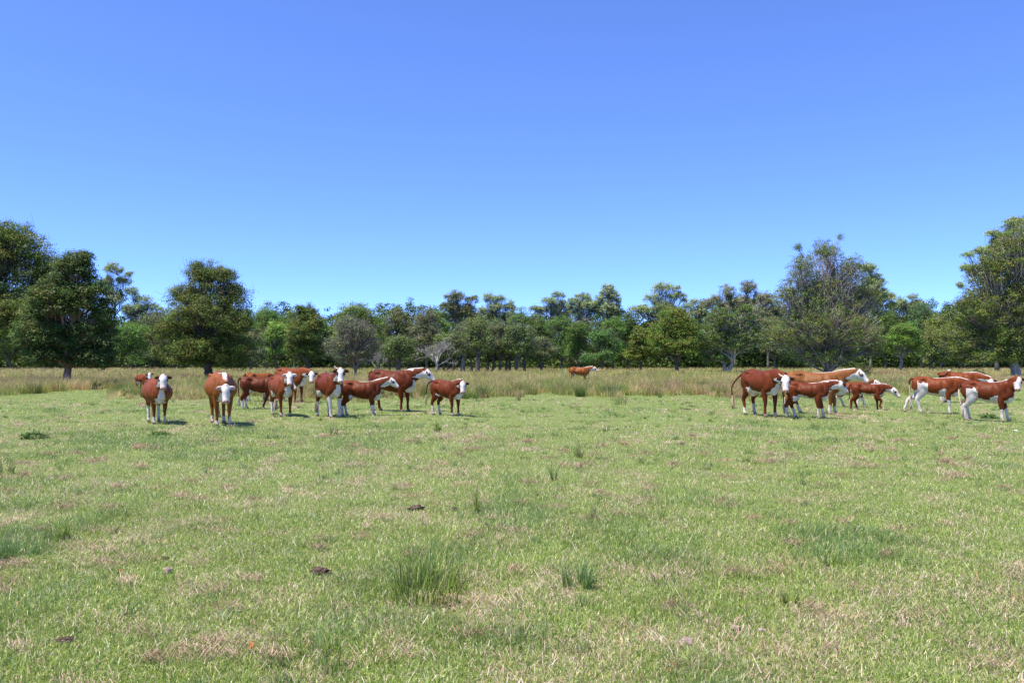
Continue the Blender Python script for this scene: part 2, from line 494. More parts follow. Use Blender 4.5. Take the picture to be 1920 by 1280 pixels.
def meadow():
    """The tall rank grass behind the herd."""
    rng = np.random.default_rng(13)
    G = Geo()
    pal = {
        'tan': [(0.70, 0.52, 0.23), (0.80, 0.62, 0.32), (0.56, 0.40, 0.17)],
        'olive': [(0.36, 0.38, 0.055), (0.46, 0.46, 0.08), (0.26, 0.29, 0.045)],
        'rust': [(0.44, 0.26, 0.15), (0.54, 0.34, 0.21), (0.32, 0.19, 0.11)],
        'green': [(0.22, 0.33, 0.05), (0.28, 0.40, 0.06), (0.15, 0.23, 0.045)],
    }
    # tussocks: each with its own colour and height
    for (nt, d0, d1, pw, per, width) in ((9500, 27, 62, 1.0, 56, 0.011), (5200, 62, 120, 1.0, 34, 0.026), (4200, 120, 215, 1.0, 22, 0.055)):
        cx, cyy = sample_fan(rng, nt, d0, d1, pw, 4)
        keep = cyy > field_edge(cx) + rng.exponential(1.1, nt) - 0.5 - rng.exponential(1.6, nt) * (rng.random(nt) < 0.2)
        cx, cyy = cx[keep], cyy[keep]; nt = len(cx)
        zone = fbm(cx * 0.09, cyy * 0.05, 404, 3); z2 = fbm(cx * 0.22 + 9, cyy * 0.11, 505, 3)
        hgt = 0.18 + 0.66 * fbm(cx * 0.30, cyy * 0.18, 606, 3) + rng.uniform(-0.08, 0.22, nt) + 0.22 * (rng.random(nt) < 0.05)
        front = np.clip((cyy - field_edge(cx)) / 3.0, 0, 1)
        hgt = hgt * (0.62 + 0.38 * front) * (0.8 if d0 > 60 else 1.0)
        far = np.clip((cyy - 60) / 60, 0, 1)
        pt = np.stack([0.35 + 9 * np.clip(z2 - 0.50, 0, 1), 0.8 + far * 0.8 + 0 * zone, 0.15 + 14 * np.clip(zone - 0.52, 0, 1), 0.3 + 14 * np.clip(0.46 - zone, 0, 1)], 1)
        pt /= pt.sum(1)[:, None]
        cum = np.cumsum(pt, 1); kind = (rng.random(nt)[:, None] > cum).sum(1).clip(0, 3)
        idx = np.repeat(np.arange(nt), per); n = len(idx)
        rad = rng.uniform(0.08, 0.42, nt)[idx] * (1.0 if d0 < 60 else (1.7 if d0 < 120 else 2.6))
        a = rng.uniform(0, 2 * math.pi, n); r = np.sqrt(rng.random(n)) * rad
        X = cx[idx] + np.cos(a) * r; Y = cyy[idx] + np.sin(a) * r
        H = hgt[idx] * rng.uniform(0.55, 1.12, n)
        W = rng.uniform(0.6, 1.4, n) * width
        palarr = np.array([pal['tan'], pal['olive'], pal['rust'], pal['green']])
        c = palarr[kind[idx], rng.integers(0, 3, n)] * (rng.uniform(0.5, 1.15, nt) * (0.62 + 0.76 * fbm(cx * 0.5, cyy * 0.25, 909, 2)))[idx][:, None] * rng.uniform(0.85, 1.15, n)[:, None]
        sw = rng.random(n) < 0.22
        c = np.where(sw[:, None], palarr[0, rng.integers(0, 3, n)], c)
        lean = rng.uniform(0.05, 0.75, n)
        V, q, t, C = blades(rng, X, Y, H, W, lean, c, 2, az=a + rng.normal(0, 0.6, n))
        G.add(V, q, t, C)
    # bigger rushy tussocks, mostly near the front edge
    nt = 170
    cx = rng.uniform(-34, 34, nt); cyy = field_edge(cx) + rng.gamma(1.2, 5.0, nt)
    idx = np.repeat(np.arange(nt), 260); n = len(idx)
    a = rng.uniform(0, 2 * math.pi, n); rr_ = np.sqrt(rng.random(n)) * rng.uniform(0.2, 0.5, nt)[idx]
    tc_ = pick(rng, nt, [(0.13, 0.19, 0.04), (0.20, 0.25, 0.05), (0.30, 0.30, 0.08), (0.34, 0.22, 0.12), (0.17, 0.26, 0.045)], [2, 2, 1, 1, 2])
    X = cx[idx] + np.cos(a) * rr_; Y = cyy[idx] + np.sin(a) * rr_
    V, q, t, C = blades(rng, X, Y, rng.uniform(0.4, 0.85, nt)[idx] * rng.uniform(0.5, 1.1, n), rng.uniform(0.6, 1.4, n) * 0.012, rng.uniform(0.05, 0.8, n), tc_[idx] * rng.uniform(0.75, 1.25, n)[:, None], 2, az=a + rng.normal(0, 0.5, n))
    G.add(V, q, t, C)
    # pale seed stems standing above
    n = 16000
    X, Y = sample_fan(rng, n, 34, 190, 0.8, 4)
    k = Y > field_edge(X) + 0.5
    X, Y = X[k], Y[k]; n = len(X)
    V, q, t, C = blades(rng, X, Y, rng.uniform(0.5, 0.88, n), 0.006 + 0.00022 * Y, rng.uniform(0.05, 0.5, n), pick(rng, n, pal['tan'] + pal['rust'], [1, 2, 1, 1, 1, 1]), 2)
    G.add(V, q, t, C)
    o = G.build('tall_grass', M_GRASS)
    tag(o, 'rank tall meadow grass, tan and olive, spreading behind the herd to the trees', 'tall grass', kind='stuff')

short_grass(); dry_litter(); meadow()

# ------------------------------------------------------------ trees
def rnd_unit(rng, n):
    v = rng.normal(size=(n, 3)); return v / np.linalg.norm(v, axis=1)[:, None]

def leaves_at(rng, P, Nrm, size, cols, aspect=0.5):
    """Rhombic leaf-sprig faces at P facing roughly Nrm."""
    n = len(P)
    Nn = Nrm / (np.linalg.norm(Nrm, axis=1)[:, None] + 1e-9)
    a = np.cross(Nn, rnd_unit(rng, n)); a /= np.linalg.norm(a, axis=1)[:, None] + 1e-9
    b = np.cross(Nn, a)
    L = (size * rng.uniform(0.6, 1.4, n))[:, None]
    bend = Nn * L * 0.12
    V = np.stack([P - a * L * 0.5 - bend, P + b * L * aspect * 0.5, P + a * L * 0.5 - bend, P - b * L * aspect * 0.5], 1).reshape(-1, 3)
    q = np.arange(n * 4).reshape(n, 4)
    return V, q, np.repeat(cols, 4, axis=0)

def limb(G, rng, p0, p1, r0, r1, col, bow=0.15, wob=0.06, m=6, n=6):
    p0 = np.asarray(p0, float); p1 = np.asarray(p1, float)
    t = np.linspace(0, 1, m)[:, None]
    L = np.linalg.norm(p1 - p0)
    P = p0 + (p1 - p0) * t
    P[:, 2] += (np.sin(t[:, 0] * math.pi) * bow * L * 0.5) * np.sign(bow if bow else 1)
    w = rng.normal(0, wob * L, (m, 3)); w[0] = 0; w[-1] = 0; w[:, 2] *= 0.4
    P += w
    r = np.linspace(r0, r1, m)
    G.add(*tube(P, r, n=n), col=col)
    return P

GREEN = (0.095, 0.145, 0.026); DARK = (0.072, 0.108, 0.026); OLIVE = (0.165, 0.185, 0.036); BRIGHT = (0.120, 0.205, 0.034)
GUM = (0.31, 0.345, 0.165); GREYG = (0.145, 0.160, 0.075); BROWNG = (0.150, 0.155, 0.065)
BK_DARK = (0.10, 0.085, 0.075); BK_PALE = (0.42, 0.37, 0.33); BK_RED = (0.30, 0.18, 0.13); BK_GREY = (0.36, 0.33, 0.32)

def tree(name, label, base, D, lobes, col, leaf, nleaf, clump=0.9, density=1.0, bark=BK_DARK, trunk_r=0.25, fork=0.35,
         seed=0, group=None, flat=0.6, tips=None, twigs=0, base_dy=0, bare=0.0, lean=0.0, stems=1, depth=1.0, twigcol=None, brm=0.012):
    """lobes: (cx, cy, rx, ry) in photograph pixels at distance D; fork: 0 at the ground .. 1 at crown centre."""
    rng = np.random.default_rng(seed * 7919 + 5)
    leaf *= 0.84; nleaf = int(nleaf * 1.35)
    bx = px_x(base, D); bz = float(ground_z(bx, D)) - 0.08
    root = empty(name, (bx, D, bz))
    tag(root, label, 'tree', group)
    s = D / F
    Ls = []
    for (cx, cy, rx, ry) in lobes:
        Ls.append((px_x(cx, D) - bx, rng.uniform(-0.35, 0.35) * rx * s * depth, px_z(cy, D) - bz, rx * s, rx * s * 0.9 * depth, ry * s))
    Ls = np.array(Ls)
    B = Geo()
    cen = Ls[:, :3].mean(0)
    topz = (Ls[:, 2] + Ls[:, 5]).max()
    # trunk(s)
    fz = max(0.5, cen[2] * fork)
    forks = []
    for k in range(stems):
        off = np.array([0.0, 0, 0]) if stems == 1 else np.array([rng.uniform(-1, 1) * trunk_r * 0.7, rng.uniform(-1, 1) * trunk_r * 0.5, 0])
        fp = np.array([cen[0] * fork * 0.6 + lean * fz + off[0] * 2.5, off[1] * 2, fz * rng.uniform(0.85, 1.15)])
        m = 7; t = np.linspace(0, 1, m)[:, None]
        P = off + (fp - off) * t + np.r_[[[0, 0, 0]], rng.normal(0, trunk_r * 0.18, (m - 2, 3)), [[0, 0, 0]]]
        rr = trunk_r / (stems ** 0.4) * np.interp(np.linspace(0, 1, m), [0, 0.12, 1], [1.45, 1.0, 0.72])
        B.add(*tube(P, rr, n=9), col=bark)
        forks.append(fp)
    vol = Ls[:, 3] * Ls[:, 4] * Ls[:, 5]
    Lf = Geo()
    cl_all = []
    area = (Ls[:, 3] * Ls[:, 5] * 2 + Ls[:, 3] * Ls[:, 4])
    for li, Lb in enumerate(Ls):
        c = Lb[:3]; R = Lb[3:]
        f = forks[rng.integers(len(forks))]
        lr = trunk_r * 0.55 * min(1, (R[0] / (Ls[:, 3].max())) ** 0.5)
        P = limb(B, rng, f, c, lr, lr * 0.35, bark, bow=0.1)
        nc = max(4, int(density * 5.0 * area[li] / (clump ** 2)))
        d = rnd_unit(rng, nc); d[:, 2] = np.where(d[:, 2] < -0.5, -d[:, 2] * 0.6, d[:, 2])
        rad = rng.random(nc) ** 0.32
        rad = np.where(rng.random(nc) < 0.12, rad * 1.13, rad)
        C = c + d * R * rad[:, None] * (1 - 0.35 * clump / np.maximum(R.min(), clump))
        C[:, 2] = np.maximum(C[:, 2], 0.6)
        cl_all.append(C)
        # branches
        for k in range(nc):
            if rng.random() < 0.75:
                st = P[rng.integers(2, len(P))]
                rb = max(brm, lr * 0.22)
                limb(B, rng, st, C[k], rb, rb * 0.3, bark, bow=0.08, wob=0.07, m=4, n=4)
    C = np.concatenate(cl_all)
    nc = len(C)
    crad = clump * rng.uniform(0.55, 1.3, nc)
    keepc = rng.random(nc) >= bare
    w = crad ** 2 * keepc
    cnt = np.round(w / w.sum() * nleaf).astype(int)
    idx = np.repeat(np.arange(nc), cnt); n = len(idx)
    d = rnd_unit(rng, n)
    d[:, 2] = np.where((d[:, 2] < 0) & (rng.random(n) < 0.45), -d[:, 2], d[:, 2])
    rr = (rng.random(n) ** 0.45)[:, None]
    lump = 1 + 0.35 * np.sin(d[:, :1] * 5 + crad[idx][:, None] * 40) * np.cos(d[:, 1:2] * 4 + crad[idx][:, None] * 23)
    P = C[idx] + d * rr * lump * crad[idx][:, None] * np.array([1, 1, flat])
    P += rng.normal(0, 0.06 * clump, (n, 3))
    P[:, 2] = np.maximum(P[:, 2], 0.35)
    Nm = d * 1.0 + rnd_unit(rng, n) * 0.6 + np.array([0, 0, 0.45])
    base_c = np.array(col) * np.array([1.04, 1.16, 1.05])
    ctint = rng.uniform(0.72, 1.32, nc)[:, None] * (1 + rng.normal(0, 0.10, (nc, 3)))
    if tips is not None:
        tm = (rng.random(nc) < 0.35)[:, None]
        cc = np.where(tm, np.array(tips), base_c) * ctint
    else:
        cc = base_c * ctint
    lc = cc[idx] * rng.uniform(0.85, 1.2, n)[:, None]
    Lf.add(*[x for x in leaves_at(rng, P, Nm, leaf, lc)][:2], col=None)
    Lf.c[-1] = np.repeat(lc, 4, axis=0)
    # dead or bare twigs sticking through the crown
    if twigs:
        tc = np.array(twigcol if twigcol is not None else bark)
        k = rng.integers(0, nc, twigs)
        dirn = C[k] - np.array([cen[0] * 0.5, 0, fz]); dirn /= np.linalg.norm(dirn, axis=1)[:, None] + 1e-6
        dirn = dirn + rng.normal(0, 0.35, dirn.shape)
        p0 = C[k] + rnd_unit(rng, twigs) * crad[k][:, None] * 0.8 - dirn * clump * 0.5
        ln = clump * rng.uniform(0.6, 1.6, twigs)[:, None]
        sd = np.cross(dirn, rnd_unit(rng, twigs)); sd /= np.linalg.norm(sd, axis=1)[:, None]
        wd = leaf * 0.11
        V = np.stack([p0 - sd * wd, p0 + sd * wd, p0 + dirn * ln + sd * wd * 0.3, p0 + dirn * ln - sd * wd * 0.3], 1).reshape(-1, 3)
        B.add(V, np.arange(twigs * 4).reshape(-1, 4), None, np.repeat(tc * rng.uniform(0.7, 1.3, twigs)[:, None], 4, axis=0))
    B.build('trunk', M_BARK, root, smooth=True)
    Lf.build('crown', M_LEAF, root)
    return root

def dead_tree(name, label, base, D, w_px, h_px, col, seed, n_main=7, group=None, lean=0.0):
    rng = np.random.default_rng(seed)
    bx = px_x(base, D); root = empty(name, (bx, D, float(ground_z(bx, D)) - 0.08))
    tag(root, label, 'tree', group)
    s = D / F; W = w_px * s / 2; Hh = h_px * s + 0.9
    B = Geo(); T = Geo()
    c = np.array(col)
    def grow(p, d, L, r, lev):
        m = 4
        P = [p]; q = p.copy(); dd = d.copy()
        for i in range(m):
            dd = dd + rng.normal(0, 0.13, 3); dd[2] += 0.02; dd /= np.linalg.norm(dd)
            q = q + dd * L / m; P.append(q.copy())
        P = np.array(P)
        (B if lev < 2 else T).add(*tube(P, np.linspace(r, r * 0.45, m + 1), n=6 if lev < 2 else 3), col=c * rng.uniform(0.8, 1.2))
        if lev >= 4: return
        nb = (4, 4, 4, 4)[lev] if lev else 4
        for k in range(nb):
            st = P[rng.integers(2, m + 1)]
            nd = dd + rng.normal(0, 0.62, 3) * np.array([1, 0.9, 0.6]); nd[2] += 0.08; nd /= np.linalg.norm(nd)
            grow(st, nd, L * rng.uniform(0.5, 0.75), max(r * 0.42, 0.008 + D * 0.00005), lev + 1)
    B.add(*tube(np.array([[0, 0, 0], [lean * 0.5, 0, Hh * 0.12], [lean, 0, Hh * 0.24]]), [Hh * 0.034, Hh * 0.026, Hh * 0.022], n=8), col=c)
    for k in range(n_main):
        a = (k + 0.5) / n_main * 2 - 1
        d = np.array([a * W * 1.25, rng.uniform(-0.6, 0.6) * W, Hh * (1.0 - 0.62 * abs(a))]); d /= np.linalg.norm(d)
        L = 0.46 * math.hypot(W * abs(a), Hh * 0.75 * (1 - 0.35 * abs(a)))
        grow(np.array([lean, 0, Hh * rng.uniform(0.12, 0.24)]), d, L, Hh * 0.014, 1)
    B.build('trunk', M_BARK, root, smooth=True)
    if T.v: T.build('twigs', M_BARK, root)
    return root

# near trees on the left
tree('large_tree', 'tallest leafy olive tree filling the left edge of the photo', -40, 62,
     [(-55, 500, 95, 80), (25, 470, 72, 58), (75, 520, 62, 60), (-30, 600, 90, 80), (55, 600, 80, 70), (110, 560, 40, 60), (0, 450, 45, 38)],
     OLIVE, 0.15, 90000, 0.62, 1.0, BK_DARK, 0.38, 0.4, seed=1, twigs=2600, twigcol=(0.22, 0.18, 0.16), tips=GREEN)
tree('paperbark_tree', 'dark bushy tree on a short reddish trunk at left with low skirt of foliage', 124, 50,
     [(140, 510, 38, 42), (165, 560, 42, 55), (110, 570, 55, 60), (85, 630, 58, 42), (165, 630, 50, 48), (190, 665, 26, 34), (125, 652, 56, 28), (85, 655, 40, 22), (160, 485, 12, 26), (192, 600, 24, 44), (70, 595, 40, 40), (178, 678, 36, 24), (165, 674, 44, 26), (95, 670, 46, 20)],
     DARK, 0.13, 120000, 0.46, 1.0, BK_RED, 0.27, 0.32, seed=2, twigs=900, twigcol=(0.2, 0.15, 0.12), tips=(0.115, 0.145, 0.032))
tree('bushy_tree', 'broad dark green tree with layered crown behind the cow with lowered head', 392, 74,
     [(392, 530, 42, 44), (345, 560, 40, 38), (432, 560, 36, 46), (390, 600, 66, 52), (330, 625, 46, 42), (440, 625, 36, 48), (395, 655, 66, 38), (425, 668, 50, 30), (375, 515, 26, 28), (425, 520, 22, 24), (340, 660, 40, 22), (455, 660, 30, 34), (308, 664, 30, 22), (462, 600, 18, 26), (432, 682, 44, 18), (350, 676, 44, 16)],
     (0.115, 0.145, 0.030), 0.15, 100000, 0.62, 1.0, BK_DARK, 0.42, 0.3, seed=3, twigs=2200, twigcol=(0.2, 0.17, 0.15), tips=OLIVE)
# middle distance, left to right
tree('conical_tree', 'dark dense cone-like tree standing alone left of the grey twiggy tree', 578, 112,
     [(575, 592, 24, 26), (570, 628, 36, 34), (578, 660, 40, 30), (590, 610, 20, 26), (552, 655, 22, 30), (562, 580, 10, 13)],
     (0.10, 0.125, 0.030), 0.22, 26000, 0.62, 1.2, BK_DARK, 0.32, 0.25, seed=4, tips=OLIVE)
tree('twiggy_tree', 'grey-brown twiggy half-bare tree behind the cow facing the camera', 662, 84,
     [(660, 630, 36, 36), (636, 655, 30, 28), (688, 655, 30, 30), (662, 672, 40, 20), (650, 615, 24, 22), (682, 628, 26, 28)],
     GREYG, 0.15, 15000, 0.5, 1.0, (0.26, 0.20, 0.18), 0.2, 0.2, seed=5, twigs=5500, stems=3, twigcol=(0.27, 0.21, 0.20), bare=0.3)
tree('yellow_green_tree', 'light yellow-green rounded tree rising behind the grey twiggy tree', 672, 150,
     [(668, 590, 38, 26), (690, 610, 30, 34), (650, 612, 30, 30), (672, 640, 50, 40), (705, 635, 18, 30)],
     (0.19, 0.22, 0.045), 0.30, 15000, 1.1, 1.0, BK_DARK, 0.35, 0.3, seed=6, tips=BRIGHT)
dead_tree('dead_tree', 'bare silver grey dead tree with branches spreading before the grove', 819, 118, 72, 72, (0.34, 0.31, 0.30), 7, 9)
dead_tree('dead_sapling', 'small bleached bare tree beside the right side of the twiggy tree', 708, 100, 34, 42, (0.27, 0.245, 0.24), 8, 5)

# middle grove: slender trunks seen under a shared canopy
grove = [
    (731, 135, 22, 640, -0.05), (746, 128, 34, 625, 0.10), (764, 140, 20, 650, 0.06), (774, 145, 18, 655, 0.0), (781, 132, 24, 628, 0.05),
    (822, 142, 18, 640, 0.0), (832, 135, 22, 622, -0.04), (840, 140, 20, 632, 0.05), (850, 138, 24, 618, 0.0), (866, 126, 34, 600, 0.12),
    (884, 132, 26, 592, -0.03), (896, 120, 34, 588, 0.02), (914, 130, 26, 600, 0.0), (924, 126, 30, 596, 0.04), (938, 124, 28, 600, -0.03),
    (948, 130, 24, 612, 0.10), (956, 132, 22, 620, 0.0), (967, 122, 30, 602, 0.02), (984, 124, 30, 606, -0.04), (1015, 128, 28, 628, 0.0)]
shade = [(0.125, 0.150, 0.045), (0.14, 0.170, 0.050), (0.105, 0.140, 0.040), (0.16, 0.18, 0.070), (0.14, 0.15, 0.065)]
for i, (bx_, D_, rx_, top_, ln_) in enumerate(grove):
    hh = 690 - top_
    lob = [(bx_ + ln_ * 60, top_ + hh * 0.26, rx_ * 0.8, hh * 0.26), (bx_ - rx_ * 0.45, top_ + hh * 0.48, rx_ * 0.7, hh * 0.22), (bx_ + rx_ * 0.5, top_ + hh * 0.52, rx_ * 0.7, hh * 0.22), (bx_, top_ + hh * 0.62, rx_ * 0.8, hh * 0.15)]
    ex = {}
    lab = 'slender dark trunked tree in the middle grove, crown merging with its neighbours'
    if i == 9:
        lab = 'thick leaning double trunk tree with one white stem right of the dead tree'
        ex = dict(stems=2)
    if i == 1:
        lab = 'stout leaning trunk tree at the left end of the middle grove'
    if i == 19:
        lab = 'small dark tree standing apart at the right end of the grove'
    tree('grove_tree', lab, bx_, D_, lob, shade[i % 5], 0.26, 5200, 0.75, 0.9, (0.11, 0.09, 0.085) if i != 9 else (0.20, 0.18, 0.17),
         0.19 + 0.006 * rx_ * (1 if i in (1, 9, 11) else 0.3), 0.55, seed=240 + i, group='slender trees of the middle grove', twigs=260, twigcol=(0.3, 0.27, 0.25), lean=ln_)

# trees right of the middle
tree('olive_bush_tree', 'low rounded olive tree with tiny trunk right of the grazing field cow', 1202, 128,
     [(1202, 640, 24, 30), (1188, 665, 20, 22), (1212, 660, 24, 24), (1200, 622, 14, 16)],
     (0.18, 0.19, 0.036), 0.26, 12000, 0.62, 1.1, BK_DARK, 0.2, 0.2, seed=9, tips=GREEN)
tree('round_olive_tree', 'large rounded olive-green tree with short dark trunk in right middle distance', 1270, 122,
     [(1265, 596, 34, 28), (1250, 625, 36, 32), (1286, 620, 32, 34), (1262, 652, 42, 30), (1290, 650, 24, 28), (1232, 645, 22, 30)],
     (0.18, 0.19, 0.036), 0.24, 26000, 0.72, 1.1, BK_DARK, 0.36, 0.22, seed=10, tips=BRIGHT)
tree('pale_limbed_tree', 'dark green wide tree with bleached white lower limbs left of the tall fan-shaped tree', 1364, 124,
     [(1350, 605, 32, 34), (1396, 605, 28, 34), (1335, 640, 34, 28), (1372, 640, 36, 34), (1406, 645, 26, 36), (1312, 655, 20, 16), (1340, 672, 28, 16), (1398, 580, 14, 12)],
     (0.105, 0.135, 0.034), 0.24, 26000, 0.68, 1.0, (0.40, 0.36, 0.33), 0.45, 0.25, seed=11, twigs=900, twigcol=(0.42, 0.37, 0.36), tips=BRIGHT, stems=2)
tree('fan_shaped_tree', 'tallest fan-shaped sparse tree with many pale stems behind the orange cow', 1552, 96,
     [(1550, 480, 34, 34), (1502, 510, 30, 40), (1595, 515, 34, 40), (1548, 545, 52, 44), (1480, 560, 34, 44), (1622, 565, 40, 50), (1500, 620, 56, 48), (1550, 620, 60, 60), (1606, 630, 56, 52), (1462, 640, 30, 38), (1640, 660, 26, 30), (1550, 670, 66, 24), (1576, 446, 7, 10), (1495, 466, 10, 12), (1518, 582, 42, 50), (1590, 586, 44, 50)],
     (0.155, 0.200, 0.050), 0.17, 74000, 0.42, 0.68, (0.33, 0.28, 0.26), 0.36, 0.05, seed=12, twigs=800, stems=7, twigcol=(0.34, 0.29, 0.28), bare=0.25, flat=0.95, brm=0.018, tips=OLIVE)
tree('umbrella_tree', 'fresh green round-crowned tree with visible grey trunk right of the fan-shaped tree', 1689, 135,
     [(1680, 640, 34, 20), (1705, 632, 30, 22), (1690, 620, 28, 16), (1665, 655, 24, 14), (1718, 650, 24, 20)],
     (0.145, 0.215, 0.04), 0.26, 13000, 0.7, 1.0, (0.24, 0.21, 0.2), 0.3, 0.45, seed=13)
tree('edge_tree', 'massive spreading olive tree cut off by the right edge of the photo', 1905, 84,
     [(1905, 480, 62, 58), (1850, 520, 42, 46), (1880, 580, 70, 60), (1820, 585, 42, 48), (1800, 640, 44, 40), (1860, 640, 62, 46), (1935, 560, 60, 80), (1915, 640, 60, 50), (1830, 672, 50, 22), (1960, 450, 60, 60), (1890, 672, 40, 22)],
     OLIVE, 0.17, 120000, 0.68, 1.05, (0.34, 0.29, 0.26), 0.5, 0.3, seed=14, twigs=5200, twigcol=(0.30, 0.25, 0.23), tips=GREEN)

# tall gums on the skyline
gums = [
    ('tall airy gum tree on the skyline right of the dark left tree', 212, 200, [(216, 505, 22, 14), (200, 530, 18, 14), (232, 528, 16, 12), (215, 560, 28, 22), (240, 515, 10, 8)], 6500, 0.9),
    ('lower spreading gum left of the broad dark tree with lower right-sloping top', 262, 200, [(250, 548, 20, 12), (272, 562, 20, 12), (290, 575, 14, 10), (255, 580, 26, 18)], 5500, 0.5),
    ('flat-topped brown-green gum rising above the middle grove', 862, 190, [(855, 556, 24, 13), (885, 562, 16, 12), (845, 575, 24, 14), (872, 580, 26, 14)], 8000, 0.1),
    ('open crowned gum next right of the flat-topped one above the grove', 926, 195, [(918, 560, 18, 11), (938, 562, 16, 12), (928, 578, 24, 12), (958, 572, 10, 9)], 5000, 0.5),
    ('wide flat-layered gum nearest the left of the two highest middle gums', 1040, 200, [(1046, 553, 18, 9), (1030, 565, 24, 10), (1052, 578, 26, 14), (1012, 580, 12, 7)], 6000, 0.4),
    ('low shouldered gum between two taller middle skyline gums', 1092, 198, [(1095, 556, 20, 10), (1080, 572, 22, 14), (1105, 575, 22, 14)], 6000, 0.3),
    ('domed tall gum, highest over the field cow', 1138, 198, [(1138, 545, 18, 14), (1150, 558, 20, 16), (1128, 562, 18, 14), (1140, 580, 26, 16)], 8500, 0.15),
    ('broad pale open gum left above the rounded olive tree', 1240, 190, [(1244, 540, 32, 12), (1222, 560, 22, 12), (1262, 556, 24, 12), (1205, 580, 18, 12), (1240, 578, 30, 16), (1282, 562, 9, 6)], 9000, 0.45),
    ('thin small gum between the pale open gum and the purplish gum', 1306, 195, [(1302, 566, 12, 8), (1316, 572, 14, 10), (1310, 585, 22, 12)], 3600, 0.4),
    ('purplish tall gum above the pale-limbed tree', 1378, 185, [(1362, 548, 24, 16), (1400, 540, 22, 18), (1385, 570, 38, 20), (1342, 560, 14, 8), (1425, 560, 16, 18)], 11000, 0.2),
    ('grey gum on the skyline just behind the left flank of the fan-shaped tree', 1440, 180, [(1440, 560, 22, 16), (1428, 590, 26, 30), (1458, 585, 22, 24)], 8500, 0.1),
    ('grey gum rising behind the right side of the fan-shaped tree', 1632, 165, [(1628, 505, 22, 14), (1645, 530, 22, 18), (1660, 555, 20, 16), (1630, 550, 34, 34)], 10500, 0.3),
    ('small thin gum top between fan-shaped tree and right edge tree', 1712, 190, [(1712, 556, 12, 7), (1690, 568, 16, 9), (1715, 572, 18, 10)], 3600, 0.4),
    ('grey gum branches reaching left from behind the right edge tree', 1870, 120, [(1895, 420, 28, 14), (1860, 438, 18, 10), (1848, 470, 26, 10), (1815, 478, 14, 8), (1808, 502, 16, 8), (1880, 455, 30, 18), (1835, 515, 16, 10), (1800, 535, 10, 10)], 11000, 0.25),
]
for i, (lab, b_, D_, lob, nl, tw) in enumerate(gums):
    rg = np.random.default_rng(5000 + i)
    new = []
    for (cx_, cy_, rx_, ry_) in lob:
        new.append((cx_, cy_ + 1, rx_ * 0.85, ry_ * 1.1))
        for q_ in range(2):
            a_ = rg.uniform(0, 2 * math.pi)
            new.append((cx_ + math.cos(a_) * rx_ * rg.uniform(0.4, 0.85), cy_ + math.sin(a_) * ry_ * rg.uniform(0.3, 0.8), rx_ * rg.uniform(0.25, 0.45), ry_ * rg.uniform(0.4, 0.6)))
    if i not in (0, 13):
        x0_ = min(l_[0] - l_[2] * 0.7 for l_ in lob); x1_ = max(l_[0] + l_[2] * 0.7 for l_ in lob); yb_ = max(l_[1] for l_ in lob)
        for q_ in range(8):
            new.append((x0_ - 5 + (x1_ - x0_ + 10) * (q_ + rg.uniform(0.2, 0.8)) / 8, yb_ + rg.uniform(-4, 18), (x1_ - x0_) * rg.uniform(0.12, 0.2), rg.uniform(9, 14)))
    lob = new; nl = int(nl * 2.0)
    purple = i in (9, 10)
    tree('gum_tree', lab, b_, D_, lob, (0.25, 0.235, 0.145) if purple else (GUM if i != 2 else (0.19, 0.19, 0.075)), 0.30 if D_ > 150 else 0.2, int(nl * 0.8), 0.60 if D_ > 150 else 0.42, 0.55, (0.15, 0.135, 0.12), 0.26, 0.55,
         seed=70 + i, group='tall gums on the skyline', flat=0.8, twigs=int(800 * (0.3 + tw)), twigcol=(0.36, 0.31, 0.30), bare=0.1 + tw * 0.15)

# rounded trees of the forest edge
edge = [
    (20, 175, 60, 580, GREEN), (248, 170, 50, 600, BRIGHT), (290, 176, 40, 580, GREYG), (500, 172, 34, 568, BRIGHT), (518, 160, 30, 600, (0.17, 0.24, 0.045)), (552, 180, 30, 582, GREEN),
    (745, 182, 34, 572, BROWNG), (800, 178, 36, 575, (0.14, 0.14, 0.075)), (975, 178, 30, 575, (0.12, 0.20, 0.05)), (1010, 180, 36, 590, GREEN), (1052, 172, 40, 585, (0.10, 0.165, 0.038)), (1085, 168, 36, 600, GREEN),
    (1128, 155, 38, 612, (0.09, 0.16, 0.04)), (1150, 172, 34, 590, BRIGHT), (1178, 178, 22, 585, DARK), (1452, 170, 34, 585, BROWNG), (1660, 178, 34, 575, GREEN), (1728, 175, 36, 560, (0.095, 0.16, 0.05)), (1765, 165, 36, 585, OLIVE), (1745, 150, 30, 620, (0.15, 0.175, 0.045)), (470, 150, 30, 620, BROWNG)]
edge_labels = [
    'mid green forest tree low at the far left edge', 'bright green forest-edge tree between left tree and broad dark tree', 'grey-green forest-edge tree touching left flank of the broad dark tree',
    'bright green rounded tree just right of the broad dark tree', 'yellowish low leafy tree left of the dark cone-like tree', 'green rounded tree behind the top left of the dark cone-like tree',
    'brownish crown right of the yellow-green tree behind the grove', 'dull grey-green crown behind the bare silver dead tree', 'fresh green rounded top at the upper right of the grove', 'green forest crown just right of the grove',
    'deep green forest crown below the flat-layered gum', 'plain green forest crown left of the smooth dome-like bush tree', 'smooth dome-like dark green tree above the field cow', 'bright green crown right behind the smooth dome-like tree',
    'small dark narrow crown left of the rounded olive trees', 'brownish forest tree at the left foot of the fan-shaped tree', 'green forest crown at the right foot of the fan-shaped tree', 'bluish green crown left of the right edge tree',
    'olive forest crown touching the left side of the right edge tree', 'low olive tree right of the fresh green umbrella tree', 'low brownish tree at the right foot of the broad dark tree']
